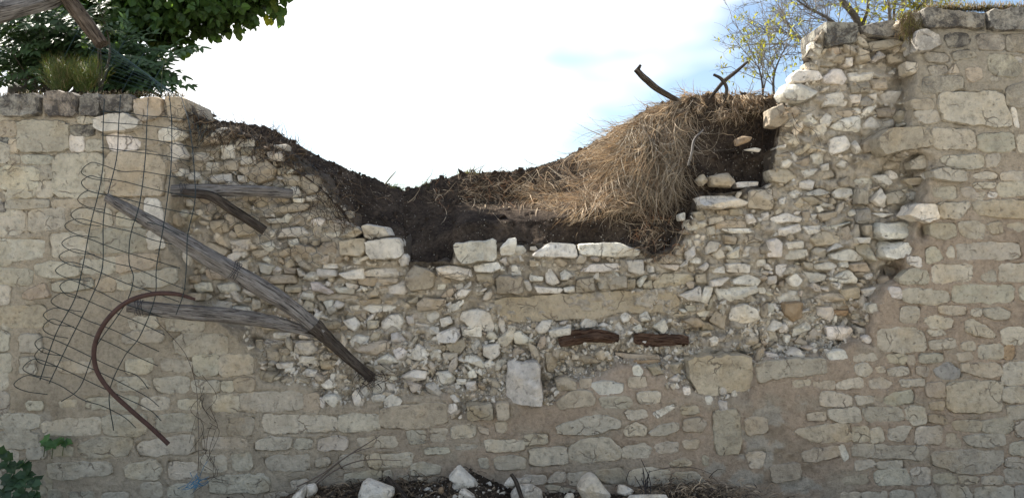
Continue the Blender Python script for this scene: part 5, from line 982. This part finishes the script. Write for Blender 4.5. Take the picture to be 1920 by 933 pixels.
# ---------------------------------------------------------------- foot of the wall: weeds, twigs, litter
def weed(name, label, spots, r, tint, ll):
    b = MB(); bp = P(*spots[0])
    for x, y, d in spots:
        p = P(x, y, d); b.tube([p - Vector((0.01, 0, 0.09)), p], [0.003, 0.002], 4, (0.10, 0.12, 0.05, 0))
        for k in range(5): add_leaf(b, p, Vector((math.cos(k * 1.3), r.normal(-0.3, 0.4), 0.5 * math.sin(k * 1.3) + r.normal(0, 0.15))), Vector((r.normal(0, 0.3), -0.8, 0.7)), ll * r.uniform(0.7, 1.2), (*(np.array(tint) * r.uniform(0.7, 1.3)), 0), 'toothed', 0.2, 0.3)
    o = b.obj(name, M_LEAF); return tag(o, label, 'weed')
weed('weed', 'dark green toothed-leaf weed growing in the bottom left corner', [(8, 925, -0.3), (20, 895, -0.3), (50, 890, -0.28), (62, 905, -0.3), (40, 925, -0.32), (15, 870, -0.28), (30, 905, -0.3), (66, 925, -0.3), (5, 850, -0.28), (45, 868, -0.25)], r, (0.05, 0.098, 0.05), 0.06)
weed('weed', 'small green weed sprig pinned to the wall above the corner weed', [(85, 828, -0.05), (100, 832, -0.06), (120, 826, -0.05)], r, (0.07, 0.15, 0.05), 0.05)
TW = [((590, 905, -0.12), (640, 862, -0.10), (690, 830, -0.08), (712, 816, -0.06)), ((592, 908, -0.12), (630, 880, -0.11), (680, 862, -0.09), (752, 862, -0.07)), ((556, 912, -0.14), (600, 890, -0.12), (655, 852, -0.10), (700, 836, -0.07))]
for k, q in enumerate(TW):
    b = MB(); b.tube(catmull([P(*a) for a in q], 7), [0.005, 0.004, 0.002], 5, (0.13, 0.105, 0.085, 0)); tag(b.obj('fallen_twig', M_TWIG), ['long thin twig slanting up the wall from the leaf litter, topmost of three', 'thin twig lying level over the wall foot stones, lowest of three', 'middle one of three thin twigs rising from the leftmost fallen stone'][k], 'twig', 'twigs on the wall foot')
b = MB()
for k in range(9):
    x = 1213 + r.normal(0, 6); top = r.uniform(858, 905); b.tube(catmull([P(x, 945, -0.3), P(x + r.normal(0, 4), (945 + top) / 2, -0.28), P(x + r.normal(-3, 9), top, -0.26)], 5), [0.0045, 0.0025], 4, (0.03, 0.026, 0.026, 0))
b.tube(catmull([P(1214, 884, -0.2), P(1255, 876, -0.16), P(1300, 876, -0.12), P(1336, 888, -0.1)], 5), 0.002, 4, (0.05, 0.04, 0.035, 0))
tag(b.obj('black_stems', M_TWIG), 'cluster of thin black dead stems rising in front of the white slab', 'dead stems')
b = MB()
LIT = [(0.06, 0.047, 0.037), (0.12, 0.09, 0.06), (0.22, 0.17, 0.115), (0.04, 0.033, 0.028)]
for k in range(1500):
    right = r.random() < 0.55
    X = r.normal(1.12, 0.24) if right else r.normal(-0.95, 0.3); Y = -abs(r.normal(0, 0.2)) - 0.02; Z = float(ground_z(X, Y)) + (0.02 + abs(r.normal(0, 0.035)) if right else abs(r.normal(0, 0.025))); L = r.uniform(0.03, 0.14)
    a = rv(r); a.z *= 0.35; a.normalize(); p = Vector((X, Y, Z)); c = np.array((LIT + STRAW[:3])[int(r.integers(7))] if right else LIT[int(r.integers(4))]) * r.uniform(0.7, 1.2)
    pts = [p + a * (L * (i / 4 - 0.5)) + Vector((0, 0, 0.25 * L * math.sin(math.pi * i / 4))) for i in range(5)]; b.ribbon(pts, 0.0026, Vector((r.normal(), r.normal(), 1)).normalized(), (*c, 0))
for k in range(500):
    X = r.normal(-1.0, 0.28); Y = -abs(r.normal(0, 0.2)) - 0.02; add_leaf(b, Vector((X, Y, float(ground_z(X, Y)) + 0.015)), rv(r), Vector((r.normal(0, 0.4), -0.4, 1)), r.uniform(0.02, 0.05), (*(np.array(LIT[int(r.integers(3))]) * r.uniform(0.7, 1.3)), 0), 'broad', 0.4, 0.5)
tag(b.obj('leaf_litter', M_TWIG), 'dry stems, straw and dead leaves heaped along the wall foot', 'litter', kind='stuff')
